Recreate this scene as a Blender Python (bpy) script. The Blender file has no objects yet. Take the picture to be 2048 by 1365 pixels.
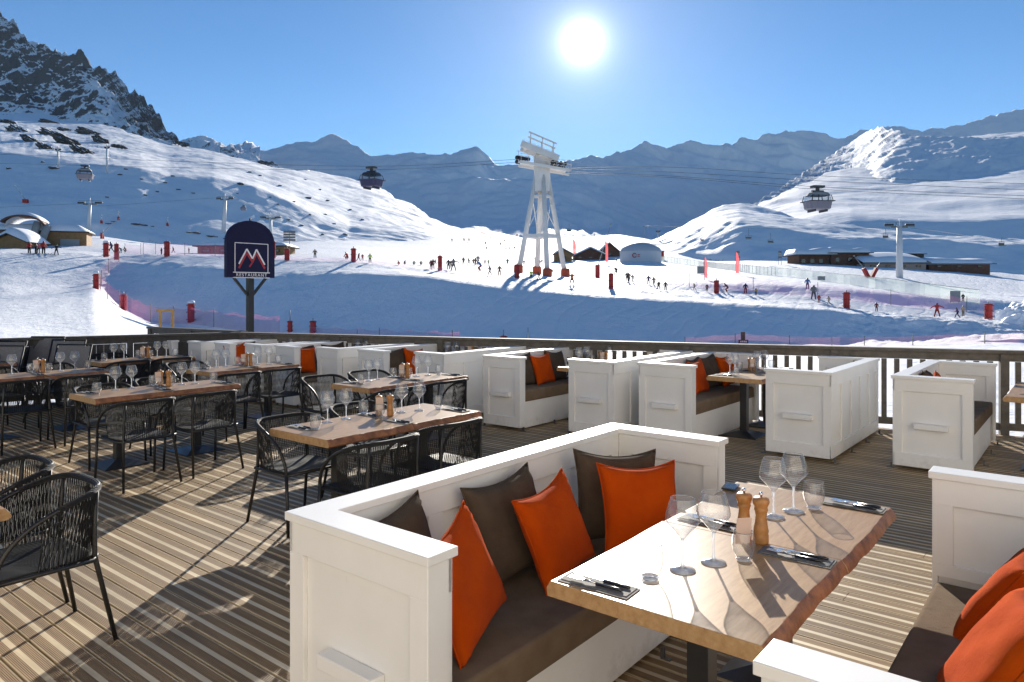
import bpy, bmesh, math, random
import numpy as np
from mathutils import Vector, Matrix, Euler
from mathutils.bvhtree import BVHTree
R = math.radians
rnd = random.Random(7)
sc = bpy.context.scene
COL = sc.collection

# ------------------------------------------------------------------ camera
F, YH, HC = 1450.0, 583.0, 1.8          # focal length in photo pixels, horizon row, eye height
cam_d = bpy.data.cameras.new('camera')
cam = bpy.data.objects.new('camera', cam_d)
COL.objects.link(cam)
cam.location = (0, 0, HC)
cam.rotation_euler = (R(90), 0, 0)
cam_d.sensor_width = 36.0
cam_d.lens = 36.0 * F / 2048.0
cam_d.shift_y = -(682.5 - YH) / 2048.0
cam_d.clip_start = 0.05
cam_d.clip_end = 20000
sc.camera = cam

# ------------------------------------------------------------------ sky and sun
SUN_AZ, SUN_EL = 5.55, 18.9             # degrees right of the view axis, above the horizon
sdir = Vector((math.sin(R(SUN_AZ)) * math.cos(R(SUN_EL)), math.cos(R(SUN_AZ)) * math.cos(R(SUN_EL)), math.sin(R(SUN_EL))))
world = bpy.data.worlds.new('World')
sc.world = world
world.use_nodes = True
wt = world.node_tree
wt.nodes.clear()
w_out = wt.nodes.new('ShaderNodeOutputWorld')
w_bg = wt.nodes.new('ShaderNodeBackground')
w_sky = wt.nodes.new('ShaderNodeTexSky')
w_sky.sky_type = 'NISHITA'
w_sky.sun_disc = False
w_sky.sun_elevation = R(SUN_EL)
w_sky.sun_rotation = R(SUN_AZ)
w_sky.altitude = 2300
w_sky.air_density = 1.0
w_sky.dust_density = 0.0
w_sky.ozone_density = 3.0
w_bg.inputs['Strength'].default_value = 0.056
# the glow of the air round the sun, part of the sky itself
w_geo = wt.nodes.new('ShaderNodeTexCoord')
w_dot = wt.nodes.new('ShaderNodeVectorMath'); w_dot.operation = 'DOT_PRODUCT'
w_dot.inputs[1].default_value = sdir
wt.links.new(w_geo.outputs['Generated'], w_dot.inputs[0])
def wmath(op, a, b=None):
    n = wt.nodes.new('ShaderNodeMath'); n.operation = op
    for i, v in enumerate((a, b)):
        if v is None: continue
        if isinstance(v, (int, float)): n.inputs[i].default_value = v
        else: wt.links.new(v, n.inputs[i])
    return n.outputs[0]
w_d = wmath('MAXIMUM', w_dot.outputs['Value'], 0.0)
g_x = wmath('MULTIPLY', wmath('SUBTRACT', 1.0, w_d), 1.0 / 2.2e-5)
g_tot = wmath('MULTIPLY', wmath('POWER', wmath('ADD', g_x, 1.0), -1.0), 110.0)
g_tot = wmath('ADD', g_tot, wmath('MULTIPLY', wmath('POWER', w_d, 45.0), 1.2))
w_mix = wt.nodes.new('ShaderNodeMixRGB'); w_mix.blend_type = 'ADD'; w_mix.inputs[0].default_value = 1.0
w_glow = wt.nodes.new('ShaderNodeMixRGB'); w_glow.blend_type = 'MULTIPLY'; w_glow.inputs[0].default_value = 1.0
w_glow.inputs[1].default_value = (1.0, 0.98, 0.95, 1)
wt.links.new(g_tot, w_glow.inputs[2])
w_sat = wt.nodes.new('ShaderNodeHueSaturation'); w_sat.inputs['Saturation'].default_value = 1.17
wt.links.new(w_sky.outputs[0], w_sat.inputs['Color'])
wt.links.new(w_sat.outputs[0], w_mix.inputs[1])
wt.links.new(w_glow.outputs[0], w_mix.inputs[2])
wt.links.new(w_mix.outputs[0], w_bg.inputs['Color'])
wt.links.new(w_bg.outputs[0], w_out.inputs['Surface'])

sun_d = bpy.data.lights.new('sun', 'SUN')
sun_d.energy = 3.6
sun_d.angle = R(0.53)
sun_d.color = (1.0, 0.93, 0.82)
sun = bpy.data.objects.new('sun', sun_d)
COL.objects.link(sun)
sun.rotation_euler = (-sdir).to_track_quat('-Z', 'Y').to_euler()
sun.location = (0, 0, 60)

sc.view_settings.view_transform = 'Standard'
sc.view_settings.look = 'None'
sc.view_settings.gamma = 1.0
sc.view_settings.exposure = 1.2
sc.render.engine = 'CYCLES'
sc.cycles.max_bounces = 10
sc.cycles.transparent_max_bounces = 40
sc.cycles.caustics_reflective = False
sc.cycles.caustics_refractive = False

# ------------------------------------------------------------------ helpers
def P(px, py, Y):
    """photo pixel at a depth -> world point"""
    return Vector(((px - 1024) / F * Y, Y, HC + (YH - py) / F * Y))

TH = R(38.8)                               # furniture axis: u runs right and away, v runs left and away
US, UC = math.sin(TH), math.cos(TH)
RZ = R(90 - 38.8)                          # turn of a local X axis onto u
def UV(u, v, z=0.0):
    return Vector((u * US - v * UC, u * UC + v * US, z))

def set_props(o, label=None, cat=None, group=None, kind=None):
    if label: o['label'] = label
    if cat: o['category'] = cat
    if group: o['group'] = group
    if kind: o['kind'] = kind
    return o

def thing(name, label, cat, loc=(0, 0, 0), rz=0.0, group=None):
    o = bpy.data.objects.new(name, None)
    o.empty_display_size = 0.2
    COL.objects.link(o)
    o.location = loc
    o.rotation_euler = (0, 0, rz)
    return set_props(o, label, cat, group)

def dup(root, loc, rz=None, label=None, group=None):
    r = root.copy(); COL.objects.link(r)
    r.location = loc
    if rz is not None: r.rotation_euler = (0, 0, rz)
    if label: r['label'] = label
    if group: r['group'] = group
    for ch in list(root.children):
        c = ch.copy(); COL.objects.link(c); c.parent = r
        for g in list(ch.children):
            d = g.copy(); COL.objects.link(d); d.parent = c
    return r

class MB:
    """collects shapes, then links them as one mesh object"""
    def __init__(self):
        self.bm = bmesh.new()
        self.mi = 0
    def _tag(self, geom):
        for f in geom:
            if isinstance(f, bmesh.types.BMFace): f.material_index = self.mi
    def box(self, c, s, rot=None):
        r = bmesh.ops.create_cube(self.bm, size=1.0)
        M = Matrix.Translation(c)
        if rot is not None: M = M @ (rot.to_matrix().to_4x4() if not isinstance(rot, Matrix) else rot)
        M = M @ Matrix.Diagonal((s[0], s[1], s[2], 1))
        bmesh.ops.transform(self.bm, matrix=M, verts=r['verts'])
        fs = set(f for v in r['verts'] for f in v.link_faces)
        self._tag(fs)
        return self
    def bar(self, a, b, w, h, up=(0, 0, 1)):
        a, b = Vector(a), Vector(b)
        d = b - a; L = d.length
        z = d.normalized()
        x = Vector(up).cross(z)
        if x.length < 1e-4: x = Vector((1, 0, 0))
        x.normalize(); y = z.cross(x)
        M = Matrix((x, y, z)).transposed().to_4x4()
        M.translation = (a + b) / 2
        r = bmesh.ops.create_cube(self.bm, size=1.0)
        bmesh.ops.transform(self.bm, matrix=M @ Matrix.Diagonal((w, h, L, 1)), verts=r['verts'])
        self._tag(set(f for v in r['verts'] for f in v.link_faces))
        return self
    def tube(self, pts, rad, seg=8, caps=True):
        pts = [Vector(p) for p in pts]
        n = len(pts)
        rads = rad if isinstance(rad, (list, tuple)) else [rad] * n
        rings = []
        prev = None
        for i, p in enumerate(pts):
            t = (pts[min(i + 1, n - 1)] - pts[max(i - 1, 0)]).normalized()
            if prev is None:
                ref = Vector((0, 0, 1)) if abs(t.z) < 0.9 else Vector((1, 0, 0))
                x = ref.cross(t).normalized()
            else:
                x = (prev - t * prev.dot(t))
                x = x.normalized() if x.length > 1e-6 else Vector((1, 0, 0))
            prev = x
            y = t.cross(x)
            rings.append([self.bm.verts.new(p + (x * math.cos(2 * math.pi * k / seg) + y * math.sin(2 * math.pi * k / seg)) * rads[i]) for k in range(seg)])
        for i in range(n - 1):
            for k in range(seg):
                f = self.bm.faces.new((rings[i][k], rings[i][(k + 1) % seg], rings[i + 1][(k + 1) % seg], rings[i + 1][k]))
                f.material_index = self.mi; f.smooth = True
        if caps and seg > 2:
            self._tag([self.bm.faces.new(rings[0][::-1]), self.bm.faces.new(rings[-1])])
        return self
    def lathe(self, prof, seg=20, c=(0, 0, 0), smooth=True, M=None):
        c = Vector(c)
        rings = []
        for r, z in prof:
            if r < 1e-5:
                p = c + Vector((0, 0, z)); p = M @ p if M else p
                rings.append([self.bm.verts.new(p)])
            else:
                ring = []
                for k in range(seg):
                    p = c + Vector((r * math.cos(2 * math.pi * k / seg), r * math.sin(2 * math.pi * k / seg), z))
                    ring.append(self.bm.verts.new(M @ p if M else p))
                rings.append(ring)
        for a, b in zip(rings[:-1], rings[1:]):
            if len(a) == 1 and len(b) == 1: continue
            for k in range(seg):
                k2 = (k + 1) % seg
                if len(a) == 1: vs = (a[0], b[k2], b[k])
                elif len(b) == 1: vs = (a[k], a[k2], b[0])
                else: vs = (a[k], a[k2], b[k2], b[k])
                f = self.bm.faces.new(vs); f.smooth = smooth; f.material_index = self.mi
        return self
    def prism(self, poly, M, depth):
        """2D polygon in the local XY plane of M, extruded along local +Z"""
        a = [self.bm.verts.new(M @ Vector((x, y, 0))) for x, y in poly]
        b = [self.bm.verts.new(M @ Vector((x, y, depth))) for x, y in poly]
        n = len(poly)
        fs = [self.bm.faces.new(a[::-1]), self.bm.faces.new(b)]
        for i in range(n):
            fs.append(self.bm.faces.new((a[i], a[(i + 1) % n], b[(i + 1) % n], b[i])))
        self._tag(fs)
        return self
    def face(self, pts):
        f = self.bm.faces.new([self.bm.verts.new(p) for p in pts]); f.material_index = self.mi
        return self
    def mesh(self, name, mats, smooth=None):
        me = bpy.data.meshes.new(name)
        bmesh.ops.recalc_face_normals(self.bm, faces=self.bm.faces[:])
        if smooth is not None:
            for f in self.bm.faces: f.smooth = smooth
        self.bm.to_mesh(me); self.bm.free()
        for m in (mats if isinstance(mats, (list, tuple)) else [mats]): me.materials.append(m)
        return me
    def build(self, name, mats, parent=None, smooth=None, bevel=0.0, loc=None):
        o = bpy.data.objects.new(name, self.mesh(name, mats, smooth))
        COL.objects.link(o)
        if parent: o.parent = parent
        if loc is not None: o.location = loc
        if bevel:
            b = o.modifiers.new('bevel', 'BEVEL'); b.width = bevel; b.segments = 2; b.limit_method = 'ANGLE'; b.angle_limit = R(40)
        return o

# ------------------------------------------------------------------ materials
def new_mat(name):
    m = bpy.data.materials.new(name); m.use_nodes = True
    nt = m.node_tree
    return m, nt, nt.nodes['Principled BSDF']
def node(nt, t, **kw):
    n = nt.nodes.new(t)
    for k, v in kw.items():
        if k.startswith('i_'): n.inputs[k[2:].replace('_', ' ')].default_value = v
        else: setattr(n, k, v)
    return n
def ramp(nt, fac, stops):
    r = nt.nodes.new('ShaderNodeValToRGB')
    el = r.color_ramp.elements
    while len(el) < len(stops): el.new(0.5)
    for e, (p, c) in zip(el, stops):
        e.position = p; e.color = (*c, 1) if len(c) == 3 else c
    nt.links.new(fac, r.inputs[0])
    return r.outputs[0]
def math_n(nt, op, a, b=None, clamp=False):
    n = nt.nodes.new('ShaderNodeMath'); n.operation = op; n.use_clamp = clamp
    for i, v in enumerate((a, b)):
        if v is None: continue
        if isinstance(v, (int, float)): n.inputs[i].default_value = v
        else: nt.links.new(v, n.inputs[i])
    return n.outputs[0]
def simple(name, col, rough=0.5, metal=0.0, spec=0.5, var=0.0, vscale=8.0, bump=0.0, bscale=60.0, coat=0.0):
    m, nt, b = new_mat(name)
    b.inputs['Roughness'].default_value = rough
    b.inputs['Metallic'].default_value = metal
    b.inputs['Specular IOR Level'].default_value = spec
    b.inputs['Coat Weight'].default_value = coat
    tc = node(nt, 'ShaderNodeTexCoord')
    if var > 0:
        nz = node(nt, 'ShaderNodeTexNoise', i_Scale=vscale, i_Detail=6.0, i_Roughness=0.6)
        nt.links.new(tc.outputs['Object'], nz.inputs['Vector'])
        lo = tuple(max(0, c * (1 - var)) for c in col); hi = tuple(min(1, c * (1 + var)) for c in col)
        nt.links.new(ramp(nt, nz.outputs['Fac'], [(0.3, lo), (0.7, hi)]), b.inputs['Base Color'])
    else:
        b.inputs['Base Color'].default_value = (*col, 1)
    if bump > 0:
        nb = node(nt, 'ShaderNodeTexNoise', i_Scale=bscale, i_Detail=5.0)
        nt.links.new(tc.outputs['Object'], nb.inputs['Vector'])
        bp = node(nt, 'ShaderNodeBump', i_Strength=bump, i_Distance=0.01)
        nt.links.new(nb.outputs['Fac'], bp.inputs['Height'])
        nt.links.new(bp.outputs[0], b.inputs['Normal'])
    return m

# ------------------------------------------------------------------ numpy noise
def _h(ix, iy, seed):
    n = (ix.astype(np.int64) * 374761393 + iy.astype(np.int64) * 668265263 + seed * 1442695041) & 0x7fffffff
    n = ((n ^ (n >> 13)) * 1274126177) & 0x7fffffff
    n = (n ^ (n >> 16)) & 0xffff
    return n / 65535.0
def vnoise(x, y, seed=0):
    ix, iy = np.floor(x), np.floor(y)
    fx, fy = x - ix, y - iy
    fx = fx * fx * fx * (fx * (fx * 6 - 15) + 10); fy = fy * fy * fy * (fy * (fy * 6 - 15) + 10)
    a, b = _h(ix, iy, seed), _h(ix + 1, iy, seed)
    c, d = _h(ix, iy + 1, seed), _h(ix + 1, iy + 1, seed)
    return (a * (1 - fx) + b * fx) * (1 - fy) + (c * (1 - fx) + d * fx) * fy
def fbm(x, y, octs=5, seed=0, gain=0.5, ridged=False):
    t = np.zeros_like(x); a, s = 1.0, 0.0
    cx, sx = math.cos(0.6), math.sin(0.6)
    for o in range(octs):
        n = vnoise(x, y, seed + o * 17)
        n = 1 - np.abs(2 * n - 1) if ridged else n
        t += a * n; s += a
        a *= gain
        x, y = (x * cx - y * sx) * 2.03 + 11.3, (x * sx + y * cx) * 2.03 - 7.7
    return t / s - 0.5

def grid_mesh(name, X, Y, Z, mat, smooth=True):
    """rows x cols arrays -> mesh object"""
    nr, nc = X.shape
    co = np.stack([X, Y, Z], -1).reshape(-1, 3)
    i = np.arange(nr * nc).reshape(nr, nc)
    q = np.stack([i[:-1, :-1], i[:-1, 1:], i[1:, 1:], i[1:, :-1]], -1).reshape(-1, 4)
    me = bpy.data.meshes.new(name)
    me.vertices.add(len(co)); me.vertices.foreach_set('co', co.ravel())
    me.loops.add(q.size); me.loops.foreach_set('vertex_index', q.ravel())
    me.polygons.add(len(q))
    me.polygons.foreach_set('loop_start', np.arange(0, q.size, 4))
    me.polygons.foreach_set('loop_total', np.full(len(q), 4))
    me.polygons.foreach_set('use_smooth', np.full(len(q), smooth))
    me.update(calc_edges=True); me.validate()
    me.materials.append(mat)
    o = bpy.data.objects.new(name, me)
    COL.objects.link(o)
    return o
# ------------------------------------------------------------------ snow and mountains
def snow_mat(name, rock_th=None, rock_k=0.6, rock_scale=0.02, bump=0.3, bump_scale=1.0, bump_dist=0.1, rock_col=((0.035, 0.033, 0.033), (0.11, 0.10, 0.095)), zscale=1.0, stretch=None, tracks=False):
    m, nt, b = new_mat(name)
    b.inputs['Roughness'].default_value = 0.7
    b.inputs['Specular IOR Level'].default_value = 0.12
    geo = node(nt, 'ShaderNodeNewGeometry')
    tc = node(nt, 'ShaderNodeTexCoord')
    mp = node(nt, 'ShaderNodeMapping')
    if stretch: mp.inputs['Scale'].default_value = stretch
    nt.links.new(tc.outputs['Object'], mp.inputs['Vector'])
    n2 = node(nt, 'ShaderNodeTexNoise', i_Scale=bump_scale, i_Detail=8.0, i_Roughness=0.62)
    nt.links.new(mp.outputs[0], n2.inputs['Vector'])
    snow_c = ramp(nt, n2.outputs['Fac'], [(0.3, (0.88, 0.90, 0.935)), (0.7, (0.945, 0.952, 0.965))])
    bp = node(nt, 'ShaderNodeBump', i_Strength=bump, i_Distance=bump_dist)
    nt.links.new(n2.outputs['Fac'], bp.inputs['Height'])
    nt.links.new(bp.outputs[0], b.inputs['Normal'])
    if tracks:
        mt = node(nt, 'ShaderNodeMapping'); mt.inputs['Rotation'].default_value = (0, 0, 0.5); nt.links.new(tc.outputs['Object'], mt.inputs['Vector'])
        wv = node(nt, 'ShaderNodeTexWave', wave_type='BANDS', bands_direction='X', i_Scale=0.16, i_Distortion=14.0, i_Detail=3.0)
        wv.inputs['Detail Scale'].default_value = 0.35
        nt.links.new(mt.outputs[0], wv.inputs['Vector'])
        nz = node(nt, 'ShaderNodeTexNoise', i_Scale=4.5, i_Detail=5.0); nt.links.new(mp.outputs[0], nz.inputs['Vector'])
        hh = math_n(nt, 'ADD', math_n(nt, 'MULTIPLY', math_n(nt, 'POWER', wv.outputs['Fac'], 8.0), -0.22), math_n(nt, 'ADD', n2.outputs['Fac'], math_n(nt, 'MULTIPLY', nz.outputs['Fac'], 0.3)))
        nt.links.new(hh, bp.inputs['Height'])
    if rock_th is None:
        nt.links.new(snow_c, b.inputs['Base Color'])
        return m
    n1 = node(nt, 'ShaderNodeTexNoise', i_Scale=rock_scale, i_Detail=12.0, i_Roughness=0.7)
    mp1 = node(nt, 'ShaderNodeMapping'); mp1.inputs['Scale'].default_value = (1, 1, zscale)
    nt.links.new(tc.outputs['Object'], mp1.inputs['Vector'])
    nt.links.new(mp1.outputs[0], n1.inputs['Vector'])
    sep = node(nt, 'ShaderNodeSeparateXYZ')
    nt.links.new(geo.outputs['Normal'], sep.inputs[0])
    s = math_n(nt, 'ADD', sep.outputs['Z'], math_n(nt, 'MULTIPLY', math_n(nt, 'SUBTRACT', n1.outputs['Fac'], 0.5), rock_k))
    fac = math_n(nt, 'MULTIPLY', math_n(nt, 'SUBTRACT', rock_th, s), 14.0, clamp=True)
    n3 = node(nt, 'ShaderNodeTexNoise', i_Scale=rock_scale * 9, i_Detail=10.0, i_Roughness=0.75)
    nt.links.new(tc.outputs['Object'], n3.inputs['Vector'])
    rock_c = ramp(nt, n3.outputs['Fac'], [(0.3, rock_col[0]), (0.75, rock_col[1])])
    mx = node(nt, 'ShaderNodeMixRGB')
    nt.links.new(fac, mx.inputs[0]); nt.links.new(snow_c, mx.inputs[1]); nt.links.new(rock_c, mx.inputs[2])
    nt.links.new(mx.outputs[0], b.inputs['Base Color'])
    rr = math_n(nt, 'ADD', math_n(nt, 'MULTIPLY', fac, 0.2), 0.7)
    nt.links.new(rr, b.inputs['Roughness'])
    return m

def L(*xy):
    a = np.array(xy, float).reshape(-1, 2)
    return lambda px: np.interp(px, a[:, 0], a[:, 1])

def smooth_rows(Z, n):
    for _ in range(n):
        Z[1:-1] = 0.25 * Z[:-2] + 0.5 * Z[1:-1] + 0.25 * Z[2:]
    return Z
def smooth_cols(Z, n):
    for _ in range(n):
        Z[:, 1:-1] = 0.25 * Z[:, :-2] + 0.5 * Z[:, 1:-1] + 0.25 * Z[:, 2:]
    return Z

def landform(name, x0, x1, nc, base_y, base_Y, chain, rows, mat, noise=(), back=(0.35, 300.0), sm=2, smc=1, fine=None, sig=34.0):
    """a hill: for each sight column a chain of (row y of the next knot, ground slope in degrees or ('Y', depth))"""
    px = np.linspace(x0, x1, nc)
    y = base_y(px) if callable(base_y) else np.full(nc, float(base_y))
    Yk = base_Y(px) if callable(base_Y) else np.full(nc, float(base_Y))
    zk = HC + (YH - y) / F * Yk
    prof = [(Yk - 30.0, zk - 34.0), (Yk, zk)]
    rows = [4] + list(rows)
    for yf, sl in chain:
        y2 = yf(px) if callable(yf) else np.full(nc, float(yf))
        e = (YH - y2) / F
        if isinstance(sl, tuple):
            Y2 = sl[1](px) if callable(sl[1]) else np.full(nc, float(sl[1]))
            Y2 = np.maximum(Y2, prof[-1][0] + 2)
        else:
            t = np.tan(np.radians(sl(px) if callable(sl) else np.full(nc, float(sl))))
            t = np.maximum(t, e + 0.02)
            Y0, z0 = prof[-1]
            Y2 = (z0 - HC - t * Y0) / (e - t)
            Y2 = np.clip(Y2, Y0 + 1, Y0 + 2500)
        g = np.exp(-(np.arange(-60, 61) * (x1 - x0) / (nc - 1) / sig) ** 2); g /= g.sum()
        Y2 = np.convolve(np.pad(np.log(Y2), 60, mode='edge'), g, mode='valid'); Y2 = np.exp(Y2)
        Y2 = np.maximum(Y2, prof[-1][0] + 1)
        prof.append((Y2, HC + e * Y2))
    Yb = prof[-1][0] + back[1]
    prof.append((Yb, prof[-1][1] - back[0] * back[1]))
    rows = list(rows) + [8]
    Ys, Zs, W = [], [], []
    for k in range(len(prof) - 1):
        n = rows[k]
        for i in range(n):
            t = i / n
            Ys.append(prof[k][0] * (1 - t) + prof[k + 1][0] * t)
            Zs.append(prof[k][1] * (1 - t) + prof[k + 1][1] * t)
    Ys.append(prof[-1][0]); Zs.append(prof[-1][1])
    Yg, Zg = np.array(Ys), np.array(Zs)
    Yg = smooth_cols(smooth_rows(Yg, sm), smc); Zg = smooth_cols(smooth_rows(Zg, sm), smc)
    Xg = (px[None, :] - 1024) / F * Yg
    for (amp, scale, octs, seed, ridged) in noise:
        Zg = Zg + amp * fbm(Xg / scale, Yg / scale, octs, seed, ridged=ridged)
    if fine: Zg = fine(Xg, Yg, Zg)
    o = grid_mesh(name, Xg, Yg, Zg, mat)
    o['kind'] = 'structure'
    LANDS.append(o)
    return o
LANDS = []
def terraces(amp, period, seed, scale=260.0, th=0.06):
    def f(X, Y, Z):
        w = np.clip((fbm(X / scale, Y / scale, 3, seed) - th) * 6, 0, 1)
        return Z + w * amp * np.sin(Z / period * 2 * np.pi + 5 * fbm(X / 180, Y / 180, 3, seed + 5))
    return f

M_SNOW = snow_mat('piste_snow', bump=0.8, bump_scale=1.1, bump_dist=0.22, tracks=True)
M_HILL = snow_mat('hill_snow', rock_th=0.745, rock_k=0.85, rock_scale=0.045, bump=0.5, bump_scale=0.16, bump_dist=1.0, stretch=(1, 1.6, 1))
M_SMOOTH = snow_mat('smooth_hill_snow', rock_th=0.60, rock_k=0.75, rock_scale=0.05, bump=0.4, bump_scale=0.10, bump_dist=1.2, stretch=(1, 2.2, 1))
M_ALP = snow_mat('alpine_rock_and_snow', rock_th=0.755, rock_k=1.35, rock_scale=0.042, bump=0.9, bump_scale=0.06, bump_dist=6.0, zscale=0.6, rock_col=((0.05, 0.052, 0.06), (0.17, 0.165, 0.17)))
M_RIDGE = snow_mat('ridge_snow', rock_th=0.36, rock_k=0.95, rock_scale=0.021, bump=0.6, bump_scale=0.05, bump_dist=4.0, zscale=0.7, rock_col=((0.05, 0.052, 0.06), (0.17, 0.165, 0.17)))

# --- the ground: flat snow by the terrace, the bank with its lit lip, the nursery slope behind it
gp = np.linspace(-700, 2800, 560)
foot_y = L(-700, 640, 0, 600, 150, 575, 190, 566, 245, 616, 300, 643, 420, 670, 560, 690, 800, 697, 1000, 698, 1700, 692, 1850, 684, 2048, 672, 2800, 660)
foot_Y = L(-700, 60, 0, 70, 190, 88, 245, 84, 300, 80, 420, 74, 560, 68, 1000, 64, 1500, 66, 1750, 68, 2048, 66, 2800, 60)
lip_y = L(-700, 600, 0, 545, 150, 525, 200, 522, 240, 532, 300, 536, 420, 540, 540, 545, 620, 547, 700, 545, 800, 549, 880, 558, 1000, 573, 1100, 583, 1220, 592, 1350, 600, 1450, 608, 1550, 616, 1650, 624, 1750, 634, 1850, 643, 2048, 652, 2800, 645)
lip_Y = L(-700, 85, 0, 88, 190, 99, 245, 98, 420, 92, 700, 84, 1000, 77, 1500, 76, 1750, 72, 2048, 69, 2800, 64)
cr_y = L(-700, 560, 0, 505, 150, 507, 200, 513, 240, 517, 300, 512, 430, 514, 540, 518, 620, 520, 700, 523, 760, 530, 880, 543, 980, 558, 1060, 566, 1150, 575, 1220, 580, 1300, 586, 1450, 597, 1550, 606, 1650, 615, 1750, 626, 1850, 635, 1950, 641, 2048, 641, 2800, 630)
cr_Y = L(-700, 100, 0, 104, 190, 106, 420, 103, 700, 96, 1000, 88, 1500, 84, 1750, 78, 2048, 74, 2800, 68)
m1_y = L(-700, 520, 0, 490, 200, 495, 300, 503, 420, 506, 540, 507, 700, 510, 800, 522, 900, 530, 1000, 540, 1100, 551, 1200, 555, 1300, 556, 1400, 553, 1500, 554, 1600, 559, 1700, 567, 1800, 576, 1900, 585, 2048, 593, 2800, 590)
bf_y = lambda p: np.where(p < 1300, cr_y(p) * 0.67 + m1_y(p) * 0.33, L(1300, 575, 1400, 581, 1500, 588, 1600, 593, 1700, 601, 1800, 613, 1900, 622, 2048, 629, 2800, 620)(p))
bf_Y = lambda p: cr_Y(p) + 7.0
bt_y = lambda p: np.where(p < 1300, cr_y(p) * 0.5 + m1_y(p) * 0.5, L(1300, 566, 1400, 563, 1500, 566, 1600, 573, 1700, 580, 1800, 589, 1900, 598, 2048, 606, 2800, 600)(p))
bt_Y = lambda p: cr_Y(p) + L(1250, 15.0, 1420, 11.0)(p)
m2_y = L(-700, 480, 0, 462, 200, 470, 300, 486, 420, 492, 540, 492, 620, 488, 700, 490, 800, 499, 900, 507, 1000, 517, 1100, 522, 1200, 522, 1300, 520, 1400, 535, 1500, 528, 1600, 526, 1700, 528, 1800, 532, 1900, 539, 2048, 553, 2800, 545)
m3_y = L(-700, 450, 0, 440, 200, 448, 300, 462, 420, 468, 540, 470, 620, 462, 700, 462, 800, 463, 880, 458, 940, 455, 1000, 464, 1060, 478, 1150, 474, 1240, 468, 1300, 478, 1350, 492, 1420, 506, 1500, 508, 1600, 510, 1700, 514, 1800, 518, 1900, 525, 2048, 535, 2800, 525)
knots = [
    (np.full(gp.shape, 7.0), np.full(gp.shape, -0.45)),
    (np.full(gp.shape, 13.0), np.full(gp.shape, -0.55)),
    (np.full(gp.shape, 32.0), L(-700, 0.4, 0, 0.1, 200, -0.4, 420, -0.9, 700, -1.3, 1500, -1.3, 2800, -1.0)(gp)),
]
for yf, Yf in ((foot_y, foot_Y), (lip_y, lip_Y), (cr_y, cr_Y), (bf_y, bf_Y), (bt_y, bt_Y), (m1_y, 130.0), (m2_y, 225.0), (m3_y, 400.0)):
    Yv = Yf(gp) if callable(Yf) else np.full(gp.shape, Yf)
    knots.append((Yv, HC + (YH - yf(gp)) / F * Yv))
knots.append((np.full(gp.shape, 520.0), knots[-1][1] - 12.0))
knots.append((np.full(gp.shape, 900.0), knots[-1][1] - 6.0))
nrows = [6, 14, 26, 22, 18, 10, 10, 14, 24, 26, 10, 6]
Yg, Zg = [], []
for k in range(len(knots) - 1):
    for i in range(nrows[k]):
        t = i / nrows[k]
        Yg.append(knots[k][0] * (1 - t) + knots[k + 1][0] * t); Zg.append(knots[k][1] * (1 - t) + knots[k + 1][1] * t)
Yg.append(knots[-1][0]); Zg.append(knots[-1][1])
Yg = smooth_cols(smooth_rows(np.array(Yg), 2), 2); Zg = smooth_cols(smooth_rows(np.array(Zg), 2), 2)
Xg = (gp[None, :] - 1024) / F * Yg
far = np.clip((Yg - 12) / 60, 0, 1)
Zg += 0.10 * fbm(Xg / 4.0, Yg / 4.0, 4, 3) * (0.4 + far) + far * (0.7 * fbm(Xg / 24.0, Yg / 24.0, 4, 9) + 0.22 * fbm(Xg / 5.0, Yg / 5.0, 4, 15, ridged=True))
# rough, ploughed snow on the right and left parts of the bank
rough = np.clip((gp - 1680) / 60, 0, 1) + np.clip((760 - gp) / 120, 0, 1) * np.clip((gp - 150) / 60, 0, 1) * 0.6
band = np.exp(-((Yg - lip_Y(gp)[None, :] + 3) / 7.0) ** 2)
Zg += rough[None, :] * band * (0.7 * fbm(Xg / 1.7, Yg / 1.7, 4, 21, ridged=True) + 0.9 * fbm(Xg / 6.0, Yg / 6.0, 3, 33))
bumps = np.exp(-((Yg - cr_Y(gp)[None, :] + 1.0) / 2.2) ** 2)
Zg += bumps * 0.35 * fbm(Xg / 1.2, Yg / 1.2, 3, 41, ridged=True)
ground = grid_mesh('snow_ground', Xg, Yg, Zg, M_SNOW); ground['kind'] = 'structure'
_bm = bmesh.new(); _bm.from_mesh(ground.data); BVH = BVHTree.FromBMesh(_bm); _bm.free()
def ground_at(px, py, default_Y=100.0):
    d = P(px, py, 1.0) - Vector((0, 0, HC))
    hit = BVH.ray_cast(Vector((0, 0, HC)), d.normalized())
    return hit[0] if hit[0] is not None else P(px, py, default_Y)
def ground_z(x, y):
    hit = BVH.ray_cast(Vector((x, y, 500)), Vector((0, 0, -1)))
    return hit[0].z if hit[0] is not None else 0.0
# snow behind and beside the viewer
bx, by = np.meshgrid(np.linspace(-90, 90, 60), np.linspace(-80, 8.0, 40))
nb = grid_mesh('snow_field', bx, by, -0.5 + 0.08 * fbm(bx / 4, by / 4, 3, 5), M_SNOW); nb['kind'] = 'structure'

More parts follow.
